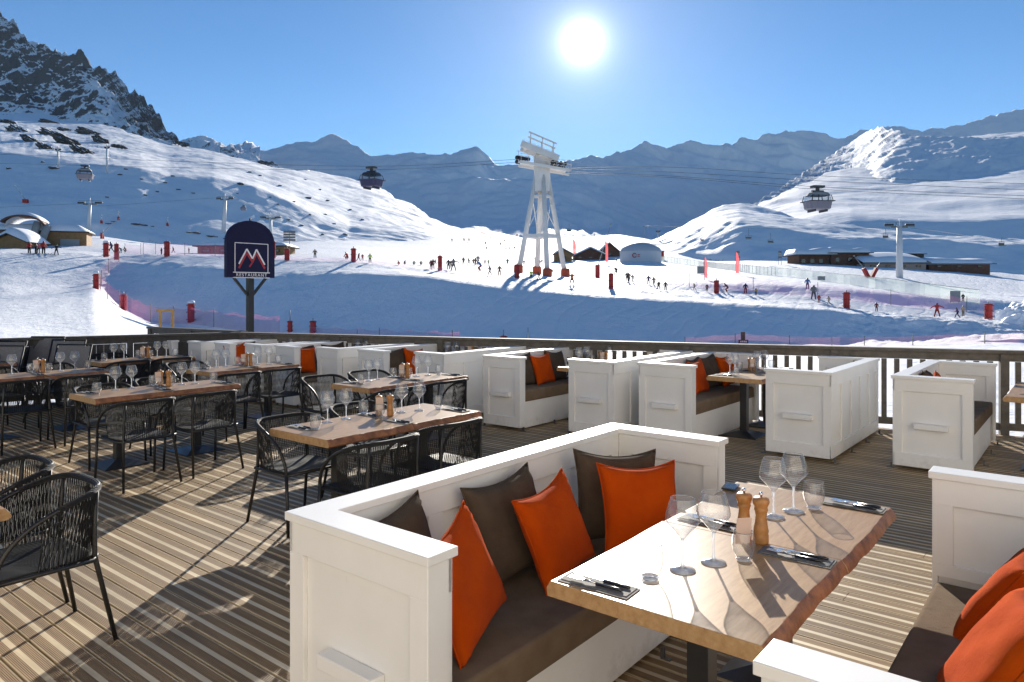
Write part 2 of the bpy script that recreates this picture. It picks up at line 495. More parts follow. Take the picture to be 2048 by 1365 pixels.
# --- far ridge closing the valley
ridge_top = L(-300, 330, 300, 330, 420, 318, 500, 310, 540, 300, 580, 290, 625, 286, 660, 277, 690, 286, 715, 300, 745, 320, 780, 316, 815, 311, 845, 318, 880, 330, 905, 328, 930, 312, 955, 302, 975, 318, 1000, 333, 1050, 332, 1110, 336, 1150, 322, 1185, 312, 1250, 310, 1275, 294, 1300, 290, 1330, 297, 1360, 286, 1400, 284, 1440, 292, 1480, 282, 1540, 268, 1580, 257, 1620, 268, 1660, 274, 1720, 266, 1800, 258, 1860, 258, 1930, 248, 1990, 232, 2048, 214, 2200, 190, 2500, 170)
landform('far_ridge', -300, 2500, 620, 500, L(1150, 900, 2000, 2000), [(470, ('Y', L(1150, 1150, 2000, 2350))), (430, 17.0), (lambda p: ridge_top(p) * 0.55 + 430 * 0.45, 22.0), (ridge_top, 26.0)], [6, 26, 40, 46], M_RIDGE,
         noise=[(46, 230, 5, 51, True), (30, 420, 3, 61, False), (7, 34, 3, 66, True)], back=(0.5, 500), sm=2, fine=terraces(8.0, 66.0, 5, 260.0, 0.03))
# --- black rock mountain on the left
alp_top = L(-500, -160, -200, -40, 0, 28, 25, 48, 50, 76, 75, 92, 100, 98, 120, 108, 150, 122, 165, 116, 182, 124, 195, 128, 212, 134, 225, 150, 240, 168, 258, 190, 275, 206, 300, 226, 320, 248, 340, 268, 360, 284, 400, 304, 460, 330, 560, 380)
landform('rock_mountain', -500, 520, 420, 380, 900.0, [(300, 20.0), (lambda p: alp_top(p) * 0.5 + 300 * 0.5, 33.0), (alp_top, 44.0)], [10, 70, 80], M_ALP,
         noise=[(46, 120, 6, 71, True), (18, 30, 4, 72, True), (7, 9, 3, 73, True)], back=(0.7, 400), sm=1, smc=0)
spur_top = L(-300, 220, -60, 205, 60, 222, 100, 214, 130, 196, 160, 184, 195, 177, 215, 190, 235, 214, 262, 240, 300, 268, 340, 292, 400, 330, 460, 380)
landform('rock_spur', -300, 440, 260, 380, 620.0, [(300, 17.0), (spur_top, 27.0)], [10, 70], M_ALP,
         noise=[(34, 70, 6, 81, True), (10, 16, 4, 83, True)], back=(0.6, 160), sm=1)
# --- left hill: shaded foot, sunlit shoulder
lh_top = L(-700, 120, -200, 170, 0, 196, 60, 206, 130, 228, 200, 246, 330, 286, 400, 296, 440, 303, 480, 312, 540, 330, 600, 338, 640, 344, 700, 352, 740, 364, 800, 396, 850, 424, 900, 450, 940, 461, 1000, 480)
lh_sh = L(-700, 290, 0, 302, 100, 312, 200, 324, 280, 334, 340, 350, 430, 352, 510, 372, 580, 402, 640, 432, 700, 458, 800, 470, 900, 478, 1000, 494)
lh_base = L(-700, 470, 0, 458, 200, 464, 300, 480, 420, 486, 600, 482, 700, 482, 800, 486, 900, 492, 1000, 505)
landform('left_hill', -700, 985, 460, lh_base, L(-700, 200, 300, 215, 700, 245, 1000, 330), [(lambda p: lh_sh(p), L(-700, 25, 460, 25, 560, 20, 680, 13, 1000, 10)), (lambda p: lh_top(p) * 0.6 + lh_sh(p) * 0.4, L(-700, 13.5, 200, 13.5, 500, 11.5, 700, 11.5, 1000, 9)), (lh_top, L(-700, 20, 0, 16.9, 200, 14.7, 400, 12.5, 700, 10.6, 1000, 7))], [40, 46, 46], M_HILL,
         noise=[(9, 80, 4, 91, False), (1.3, 17, 4, 93, False), (0.8, 9, 3, 97, True), (0.35, 4, 3, 95, False)], back=(0.4, 200), sm=5, sig=75.0)
sm_top = L(320, 320, 350, 288, 380, 283, 408, 277, 430, 284, 450, 298, 480, 306, 510, 318, 560, 340, 620, 380)
landform('snow_knob', 320, 620, 110, 420, 600.0, [(350, 18.0), (sm_top, 22.0)], [8, 40], M_ALP, noise=[(14, 40, 5, 101, True), (5, 12, 3, 102, True)], back=(0.4, 120), sm=1)
# --- right side: peak, big sunlit hill, round knoll
pk_top = L(1380, 470, 1460, 440, 1520, 406, 1560, 382, 1600, 352, 1640, 326, 1690, 294, 1720, 272, 1740, 262, 1760, 254, 1790, 262, 1850, 274, 1920, 276, 2050, 270, 2300, 250)
landform('right_peak', 1380, 2300, 300, 470, 620.0, [(pk_top, L(1380, 13.5, 1640, 13.8, 1720, 15.0, 1790, 20, 2300, 24))], [90], M_RIDGE,
         noise=[(13, 60, 5, 111, True), (5, 20, 4, 112, True)], back=(0.5, 300), sm=2)
rh_top = L(1440, 452, 1500, 424, 1540, 402, 1600, 368, 1680, 332, 1760, 306, 1850, 284, 1950, 270, 2048, 262, 2300, 240, 2800, 210)
landform('right_hill', 1440, 2800, 420, L(1440, 500, 2800, 520), 300.0, [(L(1440, 470, 1600, 450, 1700, 440, 1900, 452, 2048, 446, 2800, 430), L(1440, 9, 1640, 20, 1800, 22, 2800, 22)), (lambda p: rh_top(p) * 0.5 + 440 * 0.5, L(1440, 7.5, 1600, 9.5, 2048, 12.0, 2800, 14)), (rh_top, L(1440, 8, 1500, 8.8, 1600, 10.8, 1760, 13.2, 2048, 15.6, 2800, 19))], [36, 44, 60], M_SMOOTH,
         noise=[(10, 110, 4, 121, False), (2.6, 34, 3, 122, False), (0.5, 8, 3, 123, False)], back=(0.4, 300), sm=5)
kn_top = L(1240, 535, 1275, 505, 1300, 478, 1340, 458, 1380, 440, 1420, 421, 1450, 412, 1480, 408, 1515, 414, 1560, 424, 1620, 440, 1680, 452, 1760, 462, 1860, 470, 1960, 468, 2048, 470, 2300, 470, 2800, 460)
landform('snow_knoll', 1240, 2800, 380, L(1240, 510, 1400, 520, 1700, 524, 2048, 545, 2800, 540), L(1240, 330, 1500, 255, 2048, 250, 2800, 240), [(lambda p: kn_top(p) * 0.72 + 520 * 0.28, L(1240, 10, 1330, 13, 1400, 20, 1480, 24, 2800, 26)), (kn_top, L(1240, 9, 1400, 10, 1600, 8, 2800, 7))], [40, 44], M_SMOOTH,
         noise=[(5, 36, 4, 131, False), (1.6, 9, 4, 132, False)], back=(0.25, 160), sm=5)

BVHS = []
for _o in [ground] + LANDS:
    _bm = bmesh.new(); _bm.from_mesh(_o.data); BVHS.append(BVHTree.FromBMesh(_bm)); _bm.free()
def surf_at(px, py):
    d = (P(px, py, 1.0) - Vector((0, 0, HC))).normalized()
    best = None
    for b in BVHS:
        h = b.ray_cast(Vector((0, 0, HC)), d)
        if h[0] is not None and (best is None or h[3] < best[1]): best = (h[0], h[3])
    return best[0] if best else P(px, py, 300.0)

def haze():
    m = bpy.data.materials.new('thin_mountain_air'); m.use_nodes = True; nt = m.node_tree; nt.nodes.clear()
    out = nt.nodes.new('ShaderNodeOutputMaterial'); v = nt.nodes.new('ShaderNodeVolumePrincipled')
    v.inputs['Color'].default_value = (0.62, 0.80, 1.0, 1); v.inputs['Density'].default_value = 0.000014; v.inputs['Anisotropy'].default_value = 0.3
    nt.links.new(v.outputs[0], out.inputs['Volume'])
    o = MB().box((1000, 2500, 645), (15000, 6600, 1500)).build('haze', m); o['kind'] = 'stuff'
haze()
# ------------------------------------------------------------------ terrace: materials
def wave_bump(nt, b, scale, dist, strength, direction='X', coord='Object', tc=None, prof='SIN'):
    tc = tc or node(nt, 'ShaderNodeTexCoord')
    w = node(nt, 'ShaderNodeTexWave', wave_type='BANDS', bands_direction=direction, wave_profile=prof, i_Scale=scale)
    nt.links.new(tc.outputs[coord], w.inputs['Vector'])
    bp = node(nt, 'ShaderNodeBump', i_Strength=strength, i_Distance=dist)
    nt.links.new(w.outputs['Fac'], bp.inputs['Height'])
    nt.links.new(bp.outputs[0], b.inputs['Normal'])
    return w

PITCH = 0.150
def deck_mat():
    m, nt, b = new_mat('grooved_deck_wood')
    tc = node(nt, 'ShaderNodeTexCoord')
    sep = node(nt, 'ShaderNodeSeparateXYZ'); nt.links.new(tc.outputs['Object'], sep.inputs[0])
    q = math_n(nt, 'DIVIDE', sep.outputs['X'], PITCH)
    fr = math_n(nt, 'FRACT', q); idx = math_n(nt, 'FLOOR', q)
    # grain stretched along the board, different on every board
    cmb = node(nt, 'ShaderNodeCombineXYZ')
    nt.links.new(math_n(nt, 'MULTIPLY', sep.outputs['X'], 40.0), cmb.inputs['X'])
    nt.links.new(math_n(nt, 'ADD', math_n(nt, 'MULTIPLY', sep.outputs['Y'], 1.6), math_n(nt, 'MULTIPLY', idx, 7.31)), cmb.inputs['Y'])
    gr = node(nt, 'ShaderNodeTexNoise', i_Scale=1.0, i_Detail=7.0, i_Roughness=0.65)
    nt.links.new(cmb.outputs[0], gr.inputs['Vector'])
    wn = node(nt, 'ShaderNodeTexWhiteNoise', noise_dimensions='1D'); nt.links.new(idx, wn.inputs['W'])
    blot = node(nt, 'ShaderNodeTexNoise', i_Scale=2.2, i_Detail=5.0, i_Roughness=0.6); nt.links.new(tc.outputs['Object'], blot.inputs['Vector'])
    dark = ramp(nt, gr.outputs['Fac'], [(0.25, (0.155, 0.092, 0.038)), (0.75, (0.32, 0.205, 0.092))])
    lite = ramp(nt, gr.outputs['Fac'], [(0.25, (0.50, 0.40, 0.25)), (0.75, (0.73, 0.61, 0.42))])
    # the smooth pale strip in the middle of each board, and a sunlit edge highlight painted in
    dcen = math_n(nt, 'ABSOLUTE', math_n(nt, 'SUBTRACT', fr, 0.5))
    strip = math_n(nt, 'MULTIPLY', math_n(nt, 'SUBTRACT', 0.105, dcen), 60.0, clamp=True)
    edge = math_n(nt, 'MULTIPLY', math_n(nt, 'SUBTRACT', dcen, 0.415), 60.0, clamp=True)
    fac = math_n(nt, 'MAXIMUM', strip, math_n(nt, 'MULTIPLY', edge, 0.72))
    mx = node(nt, 'ShaderNodeMixRGB'); nt.links.new(fac, mx.inputs[0]); nt.links.new(dark, mx.inputs[1]); nt.links.new(lite, mx.inputs[2])
    # board to board tone, blotches of wear
    tone = math_n(nt, 'ADD', math_n(nt, 'MULTIPLY', wn.outputs['Value'], 0.34), math_n(nt, 'ADD', math_n(nt, 'MULTIPLY', blot.outputs['Fac'], 0.5), 0.58))
    mul = node(nt, 'ShaderNodeMixRGB', blend_type='MULTIPLY'); mul.inputs[0].default_value = 1.0
    nt.links.new(mx.outputs[0], mul.inputs[1]); nt.links.new(tone, mul.inputs[2])
    nt.links.new(mul.outputs[0], b.inputs['Base Color'])
    b.inputs['Roughness'].default_value = 0.55
    b.inputs['Specular IOR Level'].default_value = 0.35
    # fine ribs outside the strip
    rib = math_n(nt, 'SINE', math_n(nt, 'MULTIPLY', fr, 2 * math.pi * 18))
    rib = math_n(nt, 'MULTIPLY', rib, math_n(nt, 'SUBTRACT', 1.0, fac))
    hgt = math_n(nt, 'ADD', rib, math_n(nt, 'MULTIPLY', gr.outputs['Fac'], 1.2))
    bp = node(nt, 'ShaderNodeBump', i_Strength=0.5, i_Distance=0.0022)
    nt.links.new(hgt, bp.inputs['Height']); nt.links.new(bp.outputs[0], b.inputs['Normal'])
    return m

def paint_mat():
    m, nt, b = new_mat('cream_white_paint')
    tc = node(nt, 'ShaderNodeTexCoord')
    n1 = node(nt, 'ShaderNodeTexNoise', i_Scale=2.5, i_Detail=6.0, i_Roughness=0.6); nt.links.new(tc.outputs['Object'], n1.inputs['Vector'])
    mp = node(nt, 'ShaderNodeMapping'); mp.inputs['Scale'].default_value = (9, 9, 2.0); nt.links.new(tc.outputs['Object'], mp.inputs['Vector'])
    n2 = node(nt, 'ShaderNodeTexNoise', i_Scale=3.0, i_Detail=9.0, i_Roughness=0.7); nt.links.new(mp.outputs[0], n2.inputs['Vector'])
    c = ramp(nt, n1.outputs['Fac'], [(0.3, (0.77, 0.765, 0.745)), (0.7, (0.83, 0.825, 0.81))])
    scuff = math_n(nt, 'MULTIPLY', math_n(nt, 'SUBTRACT', n2.outputs['Fac'], 0.66), 6.0, clamp=True)
    mx = node(nt, 'ShaderNodeMixRGB'); nt.links.new(math_n(nt, 'MULTIPLY', scuff, 0.5), mx.inputs[0]); nt.links.new(c, mx.inputs[1]); mx.inputs[2].default_value = (0.45, 0.41, 0.36, 1)
    sep = node(nt, 'ShaderNodeSeparateXYZ'); nt.links.new(tc.outputs['Object'], sep.inputs[0])
    n3 = node(nt, 'ShaderNodeTexNoise', i_Scale=7.0, i_Detail=8.0, i_Roughness=0.7); nt.links.new(tc.outputs['Object'], n3.inputs['Vector'])
    low = math_n(nt, 'SUBTRACT', 0.34, math_n(nt, 'MULTIPLY', sep.outputs['Z'], 1.5))
    spl = math_n(nt, 'MULTIPLY', math_n(nt, 'ADD', math_n(nt, 'SUBTRACT', n3.outputs['Fac'], 0.68), low), 3.0, clamp=True)
    mx2 = node(nt, 'ShaderNodeMixRGB'); nt.links.new(math_n(nt, 'MULTIPLY', spl, 0.5), mx2.inputs[0]); nt.links.new(mx.outputs[0], mx2.inputs[1]); mx2.inputs[2].default_value = (0.36, 0.32, 0.27, 1)
    nt.links.new(mx2.outputs[0], b.inputs['Base Color'])
    b.inputs['Roughness'].default_value = 0.42
    bp = node(nt, 'ShaderNodeBump', i_Strength=0.12, i_Distance=0.004); nt.links.new(n2.outputs['Fac'], bp.inputs['Height']); nt.links.new(bp.outputs[0], b.inputs['Normal'])
    return m

def oak_mat():
    m, nt, b = new_mat('pale_oak_slab')
    tc = node(nt, 'ShaderNodeTexCoord')
    mp = node(nt, 'ShaderNodeMapping'); mp.inputs['Scale'].default_value = (1.3, 9.0, 9.0); nt.links.new(tc.outputs['Object'], mp.inputs['Vector'])
    n0 = node(nt, 'ShaderNodeTexNoise', i_Scale=0.9, i_Detail=3.0); nt.links.new(mp.outputs[0], n0.inputs['Vector'])
    w = node(nt, 'ShaderNodeTexWave', wave_type='BANDS', bands_direction='Y', i_Scale=0.55, i_Distortion=7.0, i_Detail=4.0)
    w.inputs['Detail Roughness'].default_value = 0.65
    nt.links.new(mp.outputs[0], w.inputs['Vector'])
    n1 = node(nt, 'ShaderNodeTexNoise', i_Scale=5.0, i_Detail=8.0, i_Roughness=0.7); nt.links.new(mp.outputs[0], n1.inputs['Vector'])
    s = math_n(nt, 'ADD', math_n(nt, 'MULTIPLY', w.outputs['Fac'], 0.08), math_n(nt, 'MULTIPLY', n1.outputs['Fac'], 0.92))
    c = ramp(nt, s, [(0.25, (0.30, 0.165, 0.07)), (0.5, (0.42, 0.255, 0.12)), (0.75, (0.50, 0.335, 0.175))])
    nt.links.new(c, b.inputs['Base Color'])
    b.inputs['Roughness'].default_value = 0.34
    b.inputs['Specular IOR Level'].default_value = 0.25
    bp = node(nt, 'ShaderNodeBump', i_Strength=0.12, i_Distance=0.001); nt.links.new(s, bp.inputs['Height']); nt.links.new(bp.outputs[0], b.inputs['Normal'])
    return m

def cloth_mat(name, c0, c1, weave=900):
    m, nt, b = new_mat(name)
    tc = node(nt, 'ShaderNodeTexCoord')
    n1 = node(nt, 'ShaderNodeTexNoise', i_Scale=9.0, i_Detail=6.0); nt.links.new(tc.outputs['Object'], n1.inputs['Vector'])
    nt.links.new(ramp(nt, n1.outputs['Fac'], [(0.3, c0), (0.7, c1)]), b.inputs['Base Color'])
    b.inputs['Roughness'].default_value = 0.95
    b.inputs['Specular IOR Level'].default_value = 0.06
    b.inputs['Sheen Weight'].default_value = 0.03
    n2 = node(nt, 'ShaderNodeTexNoise', i_Scale=22.0, i_Detail=8.0, i_Roughness=0.6, i_Distortion=1.2); nt.links.new(tc.outputs['Object'], n2.inputs['Vector'])
    n3 = node(nt, 'ShaderNodeTexNoise', i_Scale=float(weave), i_Detail=1.0); nt.links.new(tc.outputs['Object'], n3.inputs['Vector'])
    h = math_n(nt, 'ADD', n2.outputs['Fac'], math_n(nt, 'MULTIPLY', n3.outputs['Fac'], 0.3))
    bp = node(nt, 'ShaderNodeBump', i_Strength=0.55, i_Distance=0.008); nt.links.new(h, bp.inputs['Height']); nt.links.new(bp.outputs[0], b.inputs['Normal'])
    return m

def glass_mat(name='clear_glass', tint=(0.91, 0.92, 0.93), edge=(0.12, 0.14, 0.16), refl=1.0, glow=0.035):
    """thin clear glass: mirror at grazing angles, otherwise see-through, darker where the wall is seen edge on"""
    m = bpy.data.materials.new(name); m.use_nodes = True
    nt = m.node_tree; nt.nodes.clear()
    out = nt.nodes.new('ShaderNodeOutputMaterial')
    lw = node(nt, 'ShaderNodeLayerWeight', i_Blend=0.25)
    tr = nt.nodes.new('ShaderNodeBsdfTransparent')
    fz = math_n(nt, 'POWER', lw.outputs['Facing'], 1.7)
    mxc = node(nt, 'ShaderNodeMixRGB'); nt.links.new(fz, mxc.inputs[0])
    mxc.inputs[1].default_value = (*tint, 1); mxc.inputs[2].default_value = (*edge, 1)
    nt.links.new(mxc.outputs[0], tr.inputs[0])
    gl = node(nt, 'ShaderNodeBsdfGlossy', i_Roughness=0.03)
    gl.inputs['Color'].default_value = (1, 1, 1, 1)
    mix = nt.nodes.new('ShaderNodeMixShader')
    nt.links.new(math_n(nt, 'MULTIPLY', math_n(nt, 'ADD', math_n(nt, 'MULTIPLY', math_n(nt, 'POWER', lw.outputs['Facing'], 2.2), 0.85), 0.07), refl), mix.inputs[0])
    nt.links.new(tr.outputs[0], mix.inputs[1]); nt.links.new(gl.outputs[0], mix.inputs[2])
    # white mixed in, strongest edge on, as a stand-in for refracted light
    tl = nt.nodes.new('ShaderNodeBsdfTranslucent'); tl.inputs[0].default_value = (0.9, 0.92, 0.95, 1)
    df = nt.nodes.new('ShaderNodeBsdfDiffuse'); df.inputs[0].default_value = (0.9, 0.92, 0.95, 1)
    td = nt.nodes.new('ShaderNodeMixShader'); td.inputs[0].default_value = 0.4
    nt.links.new(tl.outputs[0], td.inputs[1]); nt.links.new(df.outputs[0], td.inputs[2])
    m2 = nt.nodes.new('ShaderNodeMixShader')
    nt.links.new(math_n(nt, 'ADD', math_n(nt, 'MULTIPLY', math_n(nt, 'POWER', lw.outputs['Facing'], 4.0), 0.5), glow), m2.inputs[0])
    nt.links.new(mix.outputs[0], m2.inputs[1]); nt.links.new(td.outputs[0], m2.inputs[2])
    nt.links.new(m2.outputs[0], out.inputs[0])
    return m

def rope_mat(name, direction, scale):
    m, nt, b = new_mat(name)
    b.inputs['Base Color'].default_value = (0.020, 0.019, 0.017, 1)
    b.inputs['Roughness'].default_value = 0.6
    wave_bump(nt, b, scale, 0.006, 0.9, direction)
    return m

M_DECK = deck_mat(); M_PAINT = paint_mat(); M_OAK = oak_mat()
M_BARK = simple('waney_edge', (0.30, 0.125, 0.05), 0.55, var=0.5, vscale=16, bump=0.5, bscale=30)
M_RAIL = simple('weathered_grey_wood', (0.10, 0.088, 0.075), 0.7, var=0.3, vscale=12, bump=0.3)
M_RAIL2 = simple('dark_grey_wood', (0.05, 0.048, 0.048), 0.7, var=0.3, vscale=12)
M_TAUPE = cloth_mat('taupe_cloth', (0.072, 0.050, 0.034), (0.10, 0.073, 0.052))
M_SEAT = cloth_mat('taupe_seat_cloth', (0.15, 0.105, 0.068), (0.195, 0.14, 0.094))
M_ORANGE = cloth_mat('burnt_orange_cloth', (0.43, 0.050, 0.002), (0.50, 0.067, 0.0025))
M_STEELDARK = simple('black_steel', (0.02, 0.02, 0.022), 0.35, metal=0.0, spec=0.5, var=0.2)
M_BASE = simple('dark_cast_iron', (0.03, 0.032, 0.036), 0.28, spec=0.6, var=0.2)
M_CHFRAME = simple('charcoal_powder_coat', (0.013, 0.0125, 0.012), 0.45)
M_ROPE = rope_mat('charcoal_rope', 'Z', 60)
M_SEATROPE = rope_mat('woven_rope_seat', 'X', 26)
M_GLASS = glass_mat()
M_GLASSR = glass_mat('rim_glass', (0.5, 0.52, 0.55), (0.3, 0.32, 0.35), 1.6, 0.16)
M_GLASSC = glass_mat('cone_glass', (0.88, 0.9, 0.92), (0.35, 0.38, 0.42), 1.3, 0.10)
M_GLASSB = glass_mat('thick_glass', (0.82, 0.86, 0.92), (0.40, 0.46, 0.55), 1.9, 0.30)
M_MILL = simple('turned_beech', (0.42, 0.20, 0.065), 0.4, var=0.25, vscale=30, spec=0.5)
M_CHROME = simple('polished_steel', (0.75, 0.76, 0.78), 0.15, metal=1.0)
M_NAPKIN = simple('slate_grey_napkin', (0.17, 0.16, 0.15), 0.75, var=0.3, vscale=30, bump=0.3, bscale=300)
M_HANDLE = simple('dark_cutlery_handle', (0.02, 0.022, 0.028), 0.25, spec=0.6)
M_CARD = simple('pale_card', (0.62, 0.47, 0.40), 0.6, var=0.06)
M_BRACKET = simple('galvanised_bracket', (0.12, 0.12, 0.12), 0.5, metal=0.6)

# ------------------------------------------------------------------ deck boards
CORNER = Vector((-4.95, 13.17)); RAIL_R = Vector((13.5, 6.42)); RAIL_L = Vector((-9.9, 10.3))
def clip_v(u):
    """v range of the deck along the line u = const"""
    lo, hi = -14.0, 24.0
    o = Vector((u * US, u * UC)); d = Vector((-UC, US))
    cent = Vector((0, 4))
    for a, b in ((CORNER, RAIL_R), (RAIL_L, CORNER), (Vector((-9.9, 10.3)), Vector((-9.9, -4))), (Vector((-9.9, -4)), Vector((13.5, -4))), (Vector((13.5, -4)), Vector((13.5, 6.42)))):
        e = b - a; n = Vector((-e.y, e.x))
        if n.dot(cent - a) < 0: n = -n
        k0, k1 = n.dot(o - a), n.dot(d)
        if abs(k1) < 1e-9:
            if k0 < 0: return None
            continue
        t = -k0 / k1
        if k1 > 0: lo = max(lo, t)
        else: hi = min(hi, t)
    return (lo, hi) if hi - lo > 0.1 else None
dk = MB()
i0 = int(-12 / PITCH); i1 = int(16 / PITCH)
for i in range(i0, i1):
    u = (i + 0.5) * PITCH
    r = clip_v(u)
    if not r: continue
    lo, hi = r
    cuts = [lo]; p = lo + rnd.uniform(0.5, 4.0)
    while p < hi - 0.6:
        cuts.append(p); p += 4.0
    cuts.append(hi)
    for a, b in zip(cuts[:-1], cuts[1:]):
        dk.box((u, (a + b) / 2, -0.015 + rnd.uniform(-0.0014, 0.0014)), (PITCH - 0.012, b - a - 0.003, 0.03))
deck = dk.build('wooden_deck', M_DECK); deck.rotation_euler = (0, 0, RZ); deck['kind'] = 'structure'

# ------------------------------------------------------------------ railings
def railing(name, a, b, label, spacing=0.15, height=1.06, mat=M_RAIL, group=None, first_post=True, z0=0.0, bal_w=0.062, post_every=12):
    a, b = Vector(a), Vector(b)
    Ln = (b - a).length
    rz = math.atan2(b.y - a.y, b.x - a.x)
    t = thing(name, label, 'railing', (a.x, a.y, z0), rz, group)
    MB().box((Ln / 2, 0, height - 0.02), (Ln, 0.15, 0.04)).build('top_rail', mat, t, bevel=0.004)
    MB().box((Ln / 2, 0, height - 0.09), (Ln, 0.035, 0.10)).build('upper_rail', mat, t)
    MB().box((Ln / 2, 0, 0.10), (Ln, 0.04, 0.09)).build('bottom_rail', mat, t)
    bal = MB().box((0, 0, 0.0), (bal_w, 0.028, height - 0.29)).mesh('baluster', mat)
    post = MB().box((0, 0, 0.0), (0.095, 0.095, height - 0.045)).mesh('post', mat)
    n = int(Ln / spacing)
    for k in range(n + 1):
        isp = k % post_every == 0
        if isp and k == 0 and not first_post: continue
        o = bpy.data.objects.new('post' if isp else 'baluster', post if isp else bal)
        COL.objects.link(o); o.parent = t
        if isp: o.location = (min(max(k * spacing, 0.05), Ln - 0.05), 0.0, (height - 0.045) / 2)
        else: o.location = (k * spacing, 0.0, 0.145 + (height - 0.29) / 2)
    return t
railing('terrace_railing', RAIL_R, CORNER, 'long weathered wooden railing with open balusters along the back of the terrace', post_every=13)
railing('terrace_railing', RAIL_L, CORNER, 'short dark railing with tight slats behind the stacked loungers at left', spacing=0.11, mat=M_RAIL2, bal_w=0.1085, first_post=True)
railing('garden_railing', (-7.6, 15.2), (-5.0, 13.55), 'low dark slatted railing beyond the terrace corner below the hanging board', spacing=0.12, mat=M_RAIL2, bal_w=0.05)

# ------------------------------------------------------------------ bench booths
WT = 0.115
def framed(mb, cx, cz, w, h, y, s, stiles, st=0.085, top=0.12, bot=0.13, proud=0.020, axis='x'):
    """frame of rails and stiles laid on a face at local y, standing out to the side s"""
    def bx(c0, c1, z0, z1, pr=proud):
        c, ww = (c0 + c1) / 2, c1 - c0
        if axis == 'x': mb.box((c, y + s * pr / 2, (z0 + z1) / 2), (ww, pr, z1 - z0))
        else: mb.box((y + s * pr / 2, c, (z0 + z1) / 2), (pr, ww, z1 - z0))
    x0, x1 = cx - w / 2, cx + w / 2
    bx(x0, x1, cz + h - top, cz + h)
    bx(x0, x1, cz, cz + bot)
    for k in range(stiles):
        p = x0 + (w - st) * k / (stiles - 1)
        bx(p, p + st, cz + bot, cz + h - top, proud - 0.0005)

def part_obj(name, me, parent):
    o = bpy.data.objects.new(name, me); COL.objects.link(o); o.parent = parent
    return o
ME_BRACKET = MB().prism([(0, 0), (0.05, 0), (0.05, 0.008), (0.016, 0.008), (0.016, 0.055), (0, 0.055)], Matrix(((0, 0, 1, -0.01), (1, 0, 0, 0), (0, 1, 0, 0.001), (0, 0, 0, 1))), 0.02).mesh('floor_bracket', M_BRACKET)
def make_bench(Ln, D, label, loc, face, group, seat=0.5075):
    """face 'R': opens to -v, back on +v; 'L': the other way round. Local +Y is the back."""
    H = 0.95; cap = 0.032; z0 = 0.045; hh = H - cap - z0
    t = thing('booth_bench', label, 'bench', loc, RZ + (0 if face == 'R' else math.pi), group)
    core = WT - 0.040
    b = MB(); yb = D / 2 - WT / 2
    b.box((0, yb, z0 + hh / 2), (Ln - 2 * WT + 0.02, core, hh))
    framed(b, 0, z0, Ln, hh, yb + core / 2, 1, 6)
    framed(b, 0, 0.46, Ln - 2 * WT, H - cap - 0.46, yb - core / 2, -1, 5, bot=0.06)
    b.build('back_panel', M_PAINT, t, bevel=0.002)
    for s in (-1, 1):
        e = MB(); xe = s * (Ln / 2 - WT / 2)
        de = D - WT
        ye = -WT / 2
        e.box((xe, -0.007, z0 + hh / 2), (core, D - 0.024, hh - 0.002))
        e.box((xe, -D / 2 + 0.012, z0 + hh / 2), (WT - 0.003, 0.024, hh - 0.001))
        framed(e, 0.0, z0, D - 0.002, hh, xe + s * core / 2, s, 2, axis='y')
        framed(e, ye, 0.46, de, H - cap - 0.46, xe - s * core / 2, -s, 2, axis='y', bot=0.06)
        ep = e.build('end_panel', M_PAINT, t, bevel=0.002)
        MB().box((xe + s * (core / 2 + 0.032), 0, 0.46), (0.062, 0.30, 0.055)).build('handle', M_PAINT, ep, bevel=0.004)
    # U-shaped cap with mitred look, a little proud of the walls
    ov = 0.014
    cx0, cx1, cy0, cy1 = -Ln / 2 - ov, Ln / 2 + ov, -D / 2 - ov, D / 2 + ov
    w2 = WT + 2 * ov
    poly = [(cx0, cy0), (cx0 + w2, cy0), (cx0 + w2, cy1 - w2), (cx1 - w2, cy1 - w2), (cx1 - w2, cy0), (cx1, cy0), (cx1, cy1), (cx0, cy1)]
    MB().prism(poly, Matrix.Translation((0, 0, H - cap)), cap).build('top_trim', M_PAINT, t, bevel=0.003)
    Li = Ln - 2 * WT - 0.03
    MB().box((0, -WT / 2 + 0.012, 0.02 + (seat - 0.1675) / 2), (Li, D - WT - 0.06, seat - 0.1675)).build('seat_base', M_PAINT, t, bevel=0.002)
    c = MB().box((0, -WT / 2 + 0.004, seat - 0.0725), (Li - 0.012, D - WT - 0.03, 0.145))
    bmesh.ops.bevel(c.bm, geom=c.bm.edges[:], offset=0.022, segments=3, affect='EDGES', profile=0.6)
    c.build('seat_cushion', M_SEAT, t, smooth=True)
    for k in range(4):
        x = -Ln / 2 + 0.05 + (Ln - 0.1) * k / 3
        for s in (-1, 1):
            o = part_obj('floor_bracket', ME_BRACKET, t)
            o.location = (x, s * (D / 2 + 0.012), 0); o.rotation_euler = (0, 0, 0 if s > 0 else math.pi)
    return t

def ucenter(u0, v0, u1, v1): return (u0 + u1) / 2, (v0 + v1) / 2
GB = 'white panelled booth benches'
BENCHES = {}
def bench(key, u0, u1, v_back, D, face, label):
    seat = 0.445 if key in ('near', 'opp') else 0.5075
    vc = v_back - D / 2 if face == 'R' else v_back + D / 2
    BENCHES[key] = (u0, u1, v_back, D, face)
    return make_bench(u1 - u0, D, label, UV((u0 + u1) / 2, vc), face, GB, seat)
bench('near', 1.645, 4.05, 2.425, 0.755, 'R', 'large white booth bench in the foreground with three brown and three orange cushions')
bench('opp', 1.66, 4.03, -0.155, 0.755, 'L', 'white booth bench with sunlit seat cut off by the right edge of the photo')
bench('B7', 8.15, 10.25, 1.60, 0.69, 'R', 'rightmost white booth bench of the back row, seat opening to the right')
bench('B6', 7.98, 10.08, 2.14, 0.69, 'L', 'white booth bench showing its panelled back, next to the rightmost bench')
